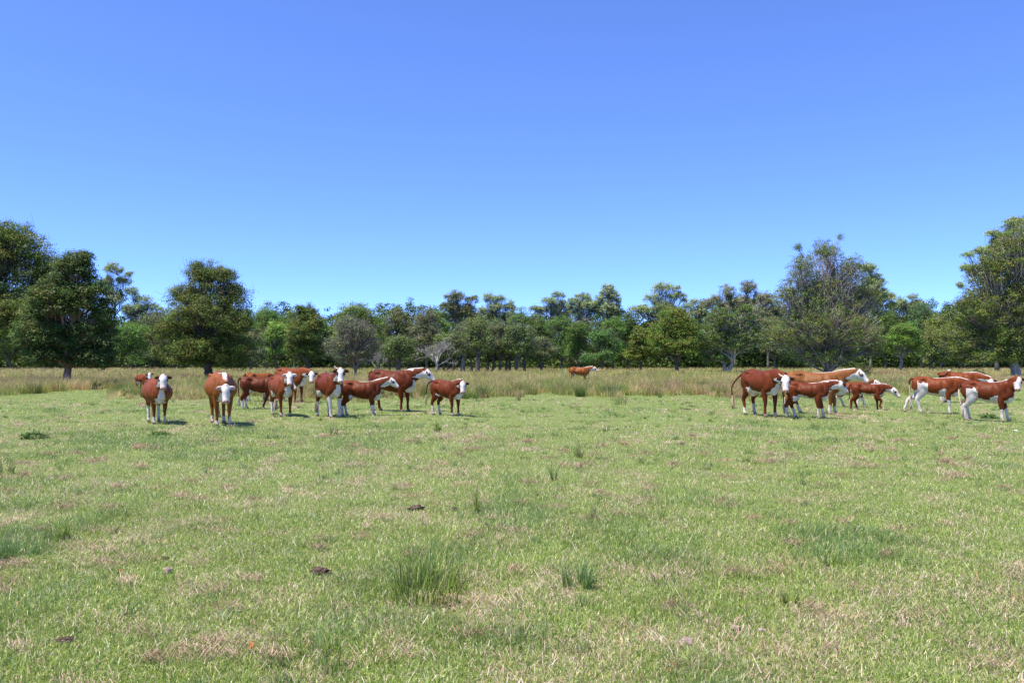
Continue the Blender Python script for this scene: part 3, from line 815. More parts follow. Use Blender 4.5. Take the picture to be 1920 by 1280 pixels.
for i, (b_, D_, rx_, top_, c_) in enumerate(edge):
    hh = 684 - top_
    rng = np.random.default_rng(900 + i)
    lob = [(b_, top_ + hh * 0.3, rx_ * 0.8, hh * 0.3)]
    for k in range(5):
        lob.append((b_ + rng.uniform(-0.7, 0.7) * rx_, top_ + hh * rng.uniform(0.4, 0.92), rx_ * rng.uniform(0.4, 0.6), hh * rng.uniform(0.16, 0.24)))
    tree('forest_edge_tree', edge_labels[i], b_, D_, lob, c_, 0.32, 9500, 1.1, 1.0, BK_DARK, 0.32, 0.35, seed=120 + i, group='rounded trees along the forest edge', twigs=300, twigcol=(0.25, 0.22, 0.2))

def woodland():
    """The closed forest behind everything."""
    rng = np.random.default_rng(77)
    skx = [-260, 0, 120, 220, 310, 400, 480, 540, 620, 700, 760, 830, 900, 990, 1060, 1160, 1200, 1300, 1440, 1560, 1640, 1700, 1760, 1920, 2200]
    sky_ = [590, 598, 598, 590, 576, 574, 568, 576, 584, 572, 566, 568, 574, 582, 578, 578, 586, 574, 566, 566, 570, 562, 566, 550, 540]
    cols = [GREEN, BRIGHT, GREEN, DARK, OLIVE, GREYG, (0.11, 0.185, 0.045)]
    G = Geo()
    for row, (D0, drop, cnt) in enumerate(((190, 22, 72), (212, 4, 72), (238, -12, 72))):
        for i in range(cnt):
            px = -250 + 2420 * (i + rng.uniform(0.1, 0.9)) / cnt
            D = D0 + rng.uniform(-7, 7)
            top = np.interp(px, skx, sky_) + drop * 0.6 + rng.uniform(-12, 8)
            X = px_x(px, D); Ht = px_z(top, D); R = rng.uniform(3.2, 5.6)
            c0 = np.array(cols[rng.integers(len(cols))])
            ncl = 60
            d = rnd_unit(rng, ncl)
            C = np.array([X, D, Ht * 0.52]) + d * np.array([R, R, Ht * 0.46]) * (rng.random(ncl) ** 0.3)[:, None]
            C[:, 2] = np.clip(C[:, 2], rng.uniform(0.6, 2.2, ncl), Ht - 0.6)
            per = 56 if row < 2 else 44
            idx = np.repeat(np.arange(ncl), per); n = len(idx)
            dd = rnd_unit(rng, n)
            P = C[idx] + dd * rng.random((n, 1)) ** 0.45 * np.array([1.5, 1.5, 1.0])
            P[:, 2] = np.maximum(P[:, 2], 0.2)
            cc = c0 * rng.uniform(0.75, 1.25, ncl)[:, None]
            lc = cc[idx] * rng.uniform(0.85, 1.2, n)[:, None]
            V, q, C4 = leaves_at(rng, P, dd + rnd_unit(rng, n) * 0.7 + np.array([0, 0, 0.4]), 0.42, lc, 0.7)
            G.add(V, q, None, C4)
    # undergrowth along the foot of the wood
    n = 150000
    X = rng.uniform(-200, 200, n); Y = rng.uniform(184, 238, n)
    hh = 0.6 + 3.2 * fbm(X * 0.2, Y * 0.2, 808, 3) + np.clip((Y - 190) * 0.25, 0, 4)
    P = np.stack([X, Y, rng.random(n) * hh + 0.1], 1)
    c = pick(rng, n, [GREEN, DARK, BRIGHT], [2, 3, 0.5]) * rng.uniform(0.5, 1.1, n)[:, None]  # leaf colours darkened to stand in for shade below the crowns
    V, q, C4 = leaves_at(rng, P, rnd_unit(rng, n) + np.array([0, -0.2, 0.3]), 0.7, c, 0.7)
    G.add(V, q, None, C4)
    o = G.build('woodland', M_LEAF)
    tag(o, 'dense mixed green woodland closing off the back of the paddock', 'woodland', kind='stuff')
woodland()

def bush(name, label, px, D, w_px, h_px, col, nleaf, leaf, seed, group=None):
    rng = np.random.default_rng(seed)
    X = px_x(px, D); root = empty(name, (X, D, float(ground_z(X, D)) - 0.02))
    tag(root, label, 'bush', group)
    s = D / F; W = w_px * s / 2; Hh = h_px * s
    n = nleaf
    d = rnd_unit(rng, n); d[:, 2] = abs(d[:, 2])
    lump = 0.75 + 0.35 * np.sin(d[:, 0] * 6 + seed) * np.cos(d[:, 1] * 7) + 0.12 * np.sin(d[:, 0] * 17 + 3)
    P = d * (rng.random(n) ** 0.4 * lump)[:, None] * np.array([W, W * 0.8, Hh])
    c = np.array(col) * rng.uniform(0.65, 1.4, n)[:, None]
    V, q, C4 = leaves_at(rng, P, d + rnd_unit(rng, n) * 0.8, leaf, c, 0.5)
    G = Geo(); G.add(V, q, None, C4); G.build('foliage', M_LEAF, root)
    B = Geo()
    for k in range(9):
        limb(B, rng, (rng.normal(0, W * 0.08), rng.normal(0, W * 0.08), 0), P[rng.integers(n)], 0.016 + D * 0.0001, 0.005, BK_DARK, m=4, n=4)
    B.build('stems', M_BARK, root)
    return root
bush('bush', 'low leafy green weed clump in short grass left of the herd', 62, feet_D(826), 62, 18, (0.11, 0.20, 0.04), 2600, 0.045, 301)
bush('bush', 'dark green bush in the long grass right of the reddish trunk', 178, 47, 34, 18, (0.05, 0.09, 0.03), 1400, 0.09, 302)
bush('bush', 'grey-green low shrub at the right foot of the fan-shaped tree', 1618, 78, 50, 34, (0.10, 0.11, 0.045), 3200, 0.12, 303)
bush('bush', 'dark small shrub under the left side of the right edge tree', 1832, 70, 40, 26, (0.04, 0.06, 0.025), 2200, 0.12, 304)
bush('bush', 'small dark bush far off right of the pale-limbed tree', 1393, 105, 16, 8, (0.05, 0.045, 0.03), 500, 0.14, 305)
bush('bush', 'fresh green leafy weeds in front of the frontmost left cow', 300, feet_D(818), 54, 12, (0.14, 0.24, 0.05), 2400, 0.04, 306)
bush('bush', 'green weed clump under the belly of the cow at far right', 1855, feet_D(785), 44, 12, (0.11, 0.19, 0.05), 1500, 0.05, 307)

# ------------------------------------------------------------ single grass clumps and things lying in the grass
def grass_clump(label, px, py, w_px, h_px, n, cols, seed, width=0.005):
    rng = np.random.default_rng(seed)
    D = feet_D(py); X0 = px_x(px, D); s = D / F
    z = float(ground_z(X0, D))
    W = w_px * s / 2; Hh = h_px * s
    a = rng.uniform(0, 2 * math.pi, n); r = rng.random(n) ** 0.7
    x = np.cos(a) * r * W; y = np.sin(a) * r * min(W, 0.35)
    # blades gather in a few stools
    k = rng.integers(0, max(2, n // 60), n); sc = rng.uniform(-1, 1, (k.max() + 1, 2))
    x = x * 0.35 + sc[k, 0] * W * 0.75; y = y * 0.4 + sc[k, 1] * min(W, 0.35) * 0.7
    H = Hh * rng.beta(2.0, 2.0, n) * 1.45 * (1 - 0.35 * (np.abs(x) / (W + 1e-6)) ** 2)
    c = pick(rng, n, cols, np.ones(len(cols))) * rng.uniform(0.8, 1.2, n)[:, None]
    V, q, t, C = blades(rng, x, y, np.maximum(H, 0.02), rng.uniform(0.7, 1.3, n) * width, rng.uniform(0.05, 0.85, n), c, 3, Z=ground_z(x + X0, y + D) - z - 0.004, az=np.arctan2(y, x) + rng.normal(0, 0.9, n))
    o = mesh_np('grass_clump', V, [q, t], M_GRASS, None, C, loc=(X0, D, z))
    tag(o, label, 'grass clump', 'tall clumps standing in the short grass')
GC = [(0.24, 0.34, 0.04), (0.38, 0.47, 0.07), (0.12, 0.20, 0.03), (0.08, 0.14, 0.03), (0.46, 0.42, 0.18)]
GD = [(0.13, 0.24, 0.06), (0.18, 0.29, 0.08), (0.26, 0.36, 0.11)]
GR = [(0.42, 0.36, 0.18), (0.33, 0.37, 0.12), (0.22, 0.28, 0.08)]
grass_clump('biggest tall green grass clump in the middle foreground', 790, 1112, 175, 86, 620, GC, 401, 0.0065)
grass_clump('single upright grass clump above the big one, centre of the paddock', 888, 962, 26, 52, 130, GC, 402)
grass_clump('wispy grass clump just right of the paddock centre', 1120, 975, 24, 36, 70, GR, 403, 0.006)
grass_clump('bright green small tuft in front of the cow with raised tail', 822, 812, 28, 20, 110, GC, 404, 0.012)
grass_clump('green tuft in front of the cow with dark eye patches', 624, 818, 22, 26, 90, GC, 405, 0.01)
grass_clump('grass tuft halfway up the left side of the foreground', 106, 1016, 44, 50, 190, GC, 406)
grass_clump('thin grass tuft in the left middle ground at the photo edge', 14, 892, 30, 40, 110, GR, 407, 0.007)
grass_clump('loose olive tuft in open grass right of centre, far back', 1090, 862, 30, 36, 110, GR, 408, 0.008)
grass_clump('dark upright stems left of the loose olive tuft', 1040, 905, 18, 44, 60, GD, 409, 0.006)
grass_clump('small sparse tuft right of the big foreground clump', 1555, 1060, 30, 40, 80, GC, 410)
grass_clump('dark bluish tall stems right of the big foreground clump', 1085, 1095, 60, 70, 210, GD, 411)
grass_clump('faint tuft on the far right of the near grass', 1480, 1130, 40, 34, 130, GC, 412)
grass_clump('bent bluish foreground grass patch near the bottom left of centre', 600, 1235, 190, 46, 420, GD + GC, 413)
grass_clump('broad low dark green grass patch at the left photo edge', 20, 1050, 90, 44, 420, GD, 414)
grass_clump('thin weed stalk tuft left of centre behind the straw patches', 218, 1000, 16, 34, 36, GR, 415)

def lump(name, label, cat, px, py, w_m, h_m, mat, seed, group=None):
    """A crusty irregular lump: dung pat, clod or scrap."""
    rng = np.random.default_rng(seed)
    D = feet_D(py); X0 = px_x(px, D)
    V, Q, T = ball((0, 0, 0), (1, 1, 1), 22, 14)
    nz = fbm(V[:, 0] * 2.3 + seed, V[:, 1] * 2.3 + V[:, 2] * 3, seed, 3) - 0.5
    n2 = fbm(V[:, 0] * 7 + seed, V[:, 1] * 7 + V[:, 2] * 5, seed + 5, 2) - 0.5
    w_m *= 0.85; h_m *= 0.55
    V = V * (1 + 0.9 * nz + 0.45 * n2)[:, None] * np.array([w_m / 2, w_m * 0.38, h_m])
    V[:, 2] += h_m * 0.2 + 0.014
    o = mesh_np(name, V, [Q, T], mat, None, None, smooth=False, loc=(X0, D, float(ground_z(X0, D))))
    o.rotation_euler = (0, 0, rng.uniform(-0.5, 0.5))
    tag(o, label, cat, group)
GDU = 'dried dung pats in the grass'
lump('dung_pat', 'dark dung pat nearest the paddock centre, left of the upright clump', 'dung', 780, 956, 0.22, 0.05, M_DUNG, 501, GDU)
lump('dung_pat', 'small dark dung lump just below right of the centre dung pat', 'dung', 851, 958, 0.10, 0.035, M_DUNG, 502, GDU)
lump('dung_pat', 'dark fibrous dung pat left of the big foreground grass clump', 'dung', 600, 1072, 0.16, 0.055, M_DUNG, 503, GDU)
lump('dung_pat', 'little round dark dung lump above the pale clod on the left', 'dung', 311, 1047, 0.07, 0.03, M_DUNG, 504, GDU)
lump('clod', 'pale grey-pink clod on the left foreground grass', 'clod', 315, 1073, 0.08, 0.055, M_CLOD, 505)
lump('dung_pat', 'brown dung pat low on the left foreground', 'dung', 122, 1200, 0.13, 0.03, M_DUNG, 506, GDU)
lump('clod', 'pale pinkish clod right of centre near the bottom', 'clod', 1286, 1208, 0.11, 0.05, M_CLOD, 508)
lump('clod', 'pale grey clod pair left piece among straw at lower right', 'clod', 1380, 1180, 0.07, 0.035, M_CLOD, 509)
lump('clod', 'small grey clod at the right end of the straw at lower right', 'clod', 1428, 1186, 0.06, 0.03, M_CLOD, 510)
lump('dung_pat', 'distant dark dung pat in short grass left of the lifted-tail cow at right', 'dung', 1287, 766, 0.3, 0.05, M_DUNG, 512, GDU)
lump('white_scrap', 'small bright white scrap lying in grass at the right edge', 'scrap', 1905, 812, 0.11, 0.035, M_PAPER, 513)

def bracts(label, px, py, seed, ln=0.10, n=9):
    rng = np.random.default_rng(seed); D = feet_D(py); X0 = px_x(px, D)
    G = Geo()
    az = rng.uniform(0, 6.28)
    V, q, t, C = blades(rng, rng.normal(0, 0.006, n), rng.normal(0, 0.006, n), rng.uniform(0.6, 1, n) * ln * 0.7, np.full(n, 0.007), rng.uniform(1.0, 1.5, n), np.full((n, 3), 0.3), 3, Z=np.full(n, 0.03), az=az + rng.normal(0, 0.28, n))
    o = mesh_np('dry_frond', V, [q, t], M_ORANGE, None, C, loc=(X0, D, float(ground_z(X0, D))))
    tag(o, label, 'dry frond', 'orange dry fronds in the grass')
bracts('orange dry frond on the left foreground grass, uppermost of its kind', 224, 1079, 601)
bracts('short orange frond standing near bottom left of centre', 470, 1222, 602, 0.09)

# ------------------------------------------------------------ cattle
def rot_to(v):
    v = np.asarray(v, float); return v / np.linalg.norm(v)

def seg_dist(P, a, b, ra, rb):
    """Distance of points to a capsule axis, normalised by radius; returns (norm dist, t)."""
    ab = b - a; L = max((ab ** 2).sum(), 1e-9)
    t = np.clip(((P - a) @ ab) / L, 0, 1)
    d = np.linalg.norm(P - (a + t[:, None] * ab), axis=1)
    return d / (ra + (rb - ra) * t), t

WHITE = np.array([0.66, 0.60, 0.55]); PINK = np.array([0.72, 0.46, 0.40]); DRK = np.array([0.05, 0.022, 0.016])

def make_cow(name, label, px, py, heading, height=1.3, fat=1.0, head='cam', hyaw=0.0, hpitch=-50, neck_pitch=28, neck_yaw=0.0,
             red=(0.25, 0.060, 0.018), sock_f=0.30, sock_r=0.32, legs=None, tail='down', stripe=0.0, ears='dark', brisk=1.0, belly=0.05,
             calf=False, horn=0, udder=False, patch=False, seed=0, flank=0.0, headscale=0.94, group='red and white cattle of the herd', switch=(0.62, 0.50, 0.38), cat='cow', Dd=None, neck_len=1.0, rumpwhite=False, lf=0.88):
    rng = np.random.default_rng(seed + 3000)
    D = Dd if Dd else feet_D(py); X0 = px_x(px, D); Z0 = float(ground_z(X0, D))
    heading += math.degrees(math.atan2(-X0, D))
    root = empty(name, (X0, D, Z0), math.radians(heading))
    tag(root, label, cat, group)
    k = height / 1.33
    lg = 1.0
    fatw = fat
    # --- torso (unit cow of 1.33 m at the hips)
    bot = 0.08 if calf else 0.0
    sec = [(-0.84, 1.16, 0.96, 0.06), (-0.79, 1.245, 0.86, 0.17), (-0.68, 1.31, 0.80, 0.235), (-0.50, 1.335, 0.76 + bot, 0.265),
           (-0.30, 1.31, 0.70 + bot, 0.285), (-0.05, 1.285, 0.635 + bot, 0.325), (0.18, 1.28, 0.605 + bot, 0.325), (0.38, 1.295, 0.60 + bot, 0.29),
           (0.54, 1.31, 0.60 + bot, 0.25), (0.68, 1.28, 0.62 + bot, 0.21), (0.80, 1.20, 0.68 + bot, 0.15), (0.87, 1.10, 0.78 + bot, 0.07)]
    sec = np.array(sec); sec[:, 0] *= lf
    LS = np.array([lf, 1.0, 1.0])
    def bal(c, rr): g.add(*ball(tuple(np.array(c) * LS), tuple(np.array(rr) * LS)))
    body_w = sec[:, 3] * (0.60 + 0.40 * fatw if fatw < 1 else fatw)
    mid = np.exp(-((sec[:, 0] - 0.0) / 0.45) ** 2)
    body_w = sec[:, 3] * (1 + (fatw - 1) * (0.35 + 0.65 * mid))
    zb = sec[:, 2] - (fatw - 1) * 0.16 * mid
    cx = sec[:, 0]; zc = (sec[:, 1] + zb) / 2; hh = (sec[:, 1] - zb) / 2
    P, V = interp_path(np.stack([cx, cx * 0, zc], 1), np.stack([body_w, hh], 1), 34)
    g = Geo()
    g.add(*tube(P, V[:, 0], V[:, 1], up=(0, 0, 1), n=26, topn=0.24))
    parts = []      # (kind, a, b, ra, rb)
    for i in range(len(P) - 1):
        parts.append(('torso', P[i], P[i + 1], (V[i, 0] + V[i, 1]) / 2, (V[i + 1, 0] + V[i + 1, 1]) / 2))
    for s in (-1, 1):
        bal((-0.47, s * 0.19 * (1 + (fatw - 1) * 0.4), 1.225), (0.13, 0.05, 0.055))       # hook bone
        bal((-0.775, s * 0.105, 1.16), (0.06, 0.045, 0.06))      # pin bone
        bal((-0.58, s * 0.165, 0.98), (0.225, 0.125, 0.27))      # thigh
        bal((0.50, s * 0.155, 0.98), (0.17, 0.095, 0.29))       # shoulder blade
        bal((0.58, s * 0.14, 0.84), (0.14, 0.10, 0.15))
    bal((0.68, 0, 0.73 + bot), (0.16, 0.095, 0.135 * brisk))               # brisket
    if udder:
        bal((-0.44, 0, 0.68), (0.17, 0.12, 0.15))
    # --- legs: hoof offsets FL, FR, RL, RR (x, y)
    legs = legs or [(0.02, 0), (-0.04, 0), (0.03, 0), (-0.05, 0)]
    hoofs = []
    for j, (sx, sy) in enumerate(((1, 1), (1, -1), (-1, 1), (-1, -1))):
        o_ = legs[j]; dx, dy = o_[0], o_[1]; lift = o_[2] if len(o_) > 2 else 0.0
        if sx > 0:
            pts = np.array([(0.52, 0.15, 0.92), (0.47 + dx * 0.15, 0.165, 0.70), (0.505 + dx * 0.55 + lift * 0.9, 0.145, 0.415 + lift * 0.6), (0.50 + dx * 0.8 + lift * 0.3, 0.14, 0.27 + lift * 0.8), (0.50 + dx * 0.97 - lift * 0.3, 0.14, 0.12 + lift), (0.515 + dx, 0.14, 0.075 + lift), (0.53 + dx - lift * 0.2, 0.14, 0.03 + lift * 0.9)])
            ra = np.array([0.085, 0.070, 0.046, 0.031, 0.038, 0.036, 0.044]); rb = np.array([0.15, 0.095, 0.053, 0.037, 0.043, 0.038, 0.05]); kd = 'foreleg'
        else:
            pts = np.array([(-0.56, 0.14, 0.98), (-0.50 + dx * 0.1, 0.155, 0.78), (-0.60 + dx * 0.3, 0.15, 0.60), (-0.695 + dx * 0.55 - lift * 0.4, 0.14, 0.465 + lift * 0.5), (-0.655 + dx * 0.8 - lift * 0.4, 0.135, 0.29 + lift * 0.6), (-0.64 + dx * 0.96 - lift * 0.7, 0.135, 0.12 + lift), (-0.615 + dx - lift * 0.7, 0.135, 0.075 + lift), (-0.60 + dx - lift * 0.8, 0.135, 0.03 + lift)])
            ra = np.array([0.11, 0.095, 0.062, 0.043, 0.035, 0.040, 0.037, 0.045]); rb = np.array([0.20, 0.165, 0.095, 0.062, 0.043, 0.046, 0.040, 0.052]); kd = 'hindleg'
        pts[:, 0] = pts[:, 0] + (lf - 1) * 0.58 * sx
        pts[:, 1] = pts[:, 1] * sy + np.linspace(0, 1, len(pts)) * dy
        thick = 1.22 if calf else 1.13
        Pl, Vl = interp_path(pts, np.stack([ra * thick, rb * thick], 1), 22)
        g.add(*tube(Pl, Vl[:, 0], Vl[:, 1], up=(1, 0, 0.05), n=14))
        for i in range(len(Pl) - 1):
            parts.append((kd, Pl[i], Pl[i + 1], Vl[i].mean(), Vl[i + 1].mean()))
        hoofs.append(pts[-1])
    # --- neck and head
    cs = math.cos(math.radians(heading)); sn = math.sin(math.radians(heading))
    nl = 0.60 * neck_len
    npd = math.radians(neck_pitch); nyw = math.radians(neck_yaw)
    nx0 = (lf - 1) * 0.70
    nb = np.array([0.52 + nx0, 0, 1.02])
    n1 = np.array([0.74 + nx0, 0.06 * math.sin(nyw), 1.10 + 0.10 * math.sin(npd)])
    poll = np.array([0.70 + nx0, 0, 1.10]) + nl * np.array([math.cos(npd) * math.cos(nyw), math.cos(npd) * math.sin(nyw), math.sin(npd)])
    nmid = (n1 + poll) / 2 + np.array([0, 0.05 * math.sin(nyw), 0.015])
    if head == 'cam':
        wx = X0 + k * (poll[0] * cs - poll[1] * sn); wy = D + k * (poll[0] * sn + poll[1] * cs)
        ang = math.atan2(-wy, -wx) - math.radians(heading) + math.radians(hyaw)
    else:
        ang = math.radians(hyaw)
    hp = math.radians(hpitch)
    ax = np.array([math.cos(hp) * math.cos(ang), math.cos(hp) * math.sin(ang), math.sin(hp)])
    sd = np.array([-math.sin(ang), math.cos(ang), 0.0])
    upv = np.cross(ax, sd); upv *= (1 if upv[2] > 0 or hp < -1.4 else -1)
    if np.dot(np.cross(ax, sd), upv) < 0: pass
    hs = headscale * (1.12 if calf else 1.0)
    Hl = 0.455 * hs
    # head axis starts a bit behind the poll
    h0 = poll - upv * 0.03
    u_ = [-0.10, 0.0, 0.14, 0.36, 0.58, 0.78, 0.93, 1.02]
    hw = np.array([0.065, 0.108, 0.128, 0.124, 0.095, 0.084, 0.094, 0.062]) * hs
    hv = np.array([0.075, 0.120, 0.142, 0.145, 0.112, 0.085, 0.080, 0.050]) * hs
    ctr = np.array([h0 + ax * Hl * u - upv * (0.075 + 0.01 * u) * hs * (0.9 if u < 0.7 else 0.85) for u in u_])
    Ph, Vh = interp_path(ctr, np.stack([hw, hv], 1), 22)
    g.add(*tube(Ph, Vh[:, 0], Vh[:, 1], up=upv, n=20, topn=0.12))
    g.add(*ball(tuple(h0 + ax * Hl * 0.0 + upv * 0.02 * hs), np.array([0.06, 0.06, 0.055]) * hs))
    for s in (-1, 1):
        g.add(*ball(tuple(h0 + ax * Hl * 0.32 + sd * s * 0.088 * hs - upv * 0.035 * hs), np.array([0.042, 0.042, 0.042]) * hs))
    for i in range(len(Ph) - 1):
        parts.append(('head', Ph[i], Ph[i + 1], Vh[i].mean(), Vh[i + 1].mean()))
    back = ctr[1] - ax * 0.02
    npts = np.array([nb, n1, nmid - np.array([0, 0, 0.02]), back])
    Pn, Vn = interp_path(npts, np.array([(0.17, 0.28), (0.145, 0.235), (0.105, 0.17), (0.085, 0.125)]), 16)
    g.add(*tube(Pn, Vn[:, 0], Vn[:, 1], up=(0, 0, 1) if neck_pitch < 60 else (-1, 0, 0.2), n=20))
    for i in range(len(Pn) - 1):
        parts.append(('neck', Pn[i], Pn[i + 1], Vn[i].mean(), Vn[i + 1].mean()))
    # dewlap
    Pd = np.array([n1 * 0.4 + nb * 0.6 + np.array([0.12, 0, -0.25]), n1 + np.array([0.0, 0, -0.20]), nmid + np.array([-0.01, 0, -0.16]), ctr[3] * 0.5 + nmid * 0.5 + np.array([0, 0, -0.12])])
    Pd, Vd = interp_path(Pd, np.array([(0.04, 0.09), (0.032, 0.08), (0.03, 0.05), (0.03, 0.03)]), 10)
    g.add(*tube(Pd, Vd[:, 0], Vd[:, 1], n=10))
    # --- remesh into one skin
    tmp = mesh_np('tmp', np.concatenate(g.v), [np.concatenate(g.q), np.concatenate(g.t)], M_COAT)
    md = tmp.modifiers.new('r', 'REMESH'); md.mode = 'VOXEL'; md.voxel_size = 0.0165
    m2 = tmp.modifiers.new('s', 'SMOOTH'); m2.factor = 0.5; m2.iterations = 8
    dg = bpy.context.evaluated_depsgraph_get()
    ev = tmp.evaluated_get(dg); me = ev.to_mesh()
    nv = len(me.vertices); Vv = np.empty(nv * 3, np.float32); me.vertices.foreach_get('co', Vv); Vv = Vv.reshape(-1, 3).astype(float)
    npol = len(me.polygons); lt = np.empty(npol, np.int32); me.polygons.foreach_get('loop_total', lt)
    li = np.empty(len(me.loops), np.int32); me.loops.foreach_get('vertex_index', li)
    st = np.concatenate([[0], np.cumsum(lt)[:-1]])
    Q = li[(st[lt == 4][:, None] + np.arange(4))]
    Tt = li[(st[lt == 3][:, None] + np.arange(3))] if (lt == 3).any() else None
    ev.to_mesh_clear(); tm = tmp.data; bpy.data.objects.remove(tmp); bpy.data.meshes.remove(tm)
    # hollows and ridges of the flank, loin, shoulder and hip
    x_ = Vv[:, 0] / lf; z_ = Vv[:, 2]
    def dent(xc, zc_, sx_, sz_, amp):
        e = np.exp(-((x_ - xc) / sx_) ** 2 - ((z_ - zc_) / sz_) ** 2) * (np.abs(Vv[:, 1]) > 0.05)
        Vv[:, 1] -= np.sign(Vv[:, 1]) * amp * e
    kf = 1.4 - 0.5 * fat
    dent(-0.27, 1.14, 0.10, 0.10, 0.055 * kf); dent(-0.66, 1.22, 0.09, 0.06, 0.035); dent(-0.30, 0.82, 0.09, 0.14, 0.045)
    dent(0.27, 0.95, 0.06, 0.22, 0.030); dent(0.68, 1.05, 0.05, 0.16, 0.030); dent(0.42, 1.22, 0.05, 0.07, -0.018)
    dent(-0.45, 1.05, 0.06, 0.12, -0.016); dent(-0.80, 1.0, 0.05, 0.1, 0.02)
    rib = np.clip(1 - np.abs(x_ - 0.0) / 0.25, 0, 1) * np.clip(1 - np.abs(z_ - 0.98) / 0.22, 0, 1) * kf
    Vv[:, 1] += np.sign(Vv[:, 1]) * 0.004 * rib * np.sin(x_ * 70)
    # --- coat pattern in body coordinates
    kinds = ['torso', 'foreleg', 'hindleg', 'head', 'neck']
    best = np.full((5, nv), 9e9); tt = np.zeros((5, nv)); ids = {}
    cnt = {q: 0 for q in kinds}; tot = {q: sum(1 for p in parts if p[0] == q) for q in kinds}
    for (kd, a, b, ra, rb) in parts:
        i = kinds.index(kd); dd, t = seg_dist(Vv, a, b, ra, rb)
        if kd in ('foreleg', 'hindleg'): f = 0
        else: f = (cnt[kd] + t) / tot[kd]
        m = dd < best[i]
        best[i][m] = dd[m]
        tt[i][m] = (f if np.isscalar(f) else f[m])
        cnt[kd] += 1
    x, y, z = Vv.T
    x = x / lf; cx = cx / lf
    nz = fbm(x * 6 + seed * 3.1 + y * 3, z * 6 + y * 4, seed + 1, 3) - 0.5
    nf = fbm(x * 22 + y * 9, z * 22 + seed, seed + 2, 2) - 0.5
    base = np.array(red)
    C = np.tile(base, (nv, 1)) * (1 + 0.25 * nz)[:, None]
    # darker points low on the legs and on the neck sides
    hd = best[3] < np.minimum(np.minimum(best[0], best[4]), np.minimum(best[1], best[2]))
    nk = (best[4] < np.minimum(best[3], best[0])) & (x > 0.55)
    white = np.zeros(nv, bool)
    # belly
    zbl = np.interp(x, cx, zb)
    white |= (z < zbl + belly + 0.10 * nz) & (x > -0.60) & (x < 0.72) & (best[0] < np.minimum(best[1], best[2]))
    # brisket, chest and throat
    white |= (x > 0.60) & (z < 0.96 + 0.25 * nz + 0.1 * (brisk - 1)) & (np.abs(y) < 0.13 - 0.35 * np.maximum(z - 0.74, 0) + 0.12 * nz) & (best[1] > 1.25) & (z > 0.5)
    nzr = np.interp(tt[4], [0, 1], [0.30, 0.62])
    axisz = np.interp(tt[4], np.linspace(0, 1, len(Pn)), Pn[:, 2]); rbz = np.interp(tt[4], np.linspace(0, 1, len(Pn)), Vn[:, 1])
    relz = (z - axisz) / rbz
    white |= nk & (relz < -0.35 + 0.6 * (tt[4] - 0.4) + 0.5 * nz)
    if stripe > 0:
        white |= nk & (relz > 0.86 - 0.1 * stripe + 0.3 * nz) & (np.abs(y - np.interp(tt[4], np.linspace(0, 1, len(Pn)), Pn[:, 1])) < 0.05)
        topz = np.interp(x, cx, sec[:, 1])
        white |= (x > 0.62 - 0.75 * stripe + 0.3 * nz) & (x < 0.85) & (z > topz - 0.035 - 0.06 * nz) & (np.abs(y) < 0.055 + 0.05 * nz)
    if calf or rumpwhite:
        white |= (x < -0.70) & (z < 1.0) & (z > 0.75) & (np.abs(y) < 0.09)
    white |= hd & (tt[3] > 0.03)
    fl = (best[1] < np.minimum(best[0], best[2])) & (z < 0.78); rl = (best[2] < np.minimum(best[0], best[1])) & (z < 0.86)
    white |= fl & (z < sock_f + 0.18 * nz); white |= rl & (z < sock_r + 0.18 * nz)
    if flank > 0:
        white |= rl & (x > -0.66 + (z - 0.6) * 0.45 + 0.35 * nz) & (z < 0.98 + 0.3 * nz)
        white |= (x > -0.62) & (x < -0.25) & (z < zbl + flank * 0.35 + 0.3 * nz)
        white |= (x > 0.15) & (x < 0.5) & (z < zbl + flank * 0.22 + 0.3 * nz) & (best[1] > 1.0)
    else:
        white |= rl & (x > -0.43 + 0.3 * nz) & (z < 0.80) & (z > 0.6)
    C[white] = WHITE * (0.96 + 0.15 * nf[white])[:, None]
    # dust and mud low on the white legs
    mud = np.clip((0.42 - z) / 0.34, 0, 1) * np.clip(0.55 + 2.2 * nz, 0, 1) * white
    C = C * (1 - 0.55 * mud[:, None]) + np.array([0.26, 0.18, 0.12]) * (0.55 * mud[:, None])
    st = np.clip(nf * 2.2 - 0.1, 0, 0.5) * (white & (z < 0.95))
    C = C * (1 - st[:, None]) + np.array([0.40, 0.27, 0.18]) * st[:, None]
    # head details in head coordinates
    rel = Vv - h0
    hu = rel @ ax / Hl; hy = rel @ sd / hs; hz = rel @ upv / hs
    mz = hd & (hu > 0.85); C[mz] = PINK * 0.78 * (1 + 0.2 * nf[mz])[:, None]
    for s in (-1, 1):
        nos = hd & (((hu - 0.97) / 0.05) ** 2 + ((hy - s * 0.042) / 0.022) ** 2 + ((hz + 0.045) / 0.04) ** 2 < 1); C[nos] = DRK
        er = 0.085 if (patch is True or (patch == 1 and s == 1)) else 0.055
        ey = hd & (((hu - 0.34) * Hl) ** 2 + (hy - s * 0.105) ** 2 + (hz + 0.035) ** 2 < er ** 2)
        C[ey] = (base * 0.35 if patch else np.array([0.14, 0.09, 0.08]))
    mth = hd & (hu > 0.80) & (np.abs(hz + 0.115) < 0.008); C[mth] = PINK * 0.45
    if udder:
        ud = (((x + 0.44) / 0.2) ** 2 + (y / 0.15) ** 2 + ((z - 0.66) / 0.16) ** 2 < 1.1) & (z < 0.70); C[ud] = np.array([0.74, 0.55, 0.46])
    hf = (z < 0.0)
    out = Geo()
    out.add(Vv, Q, Tt, C)
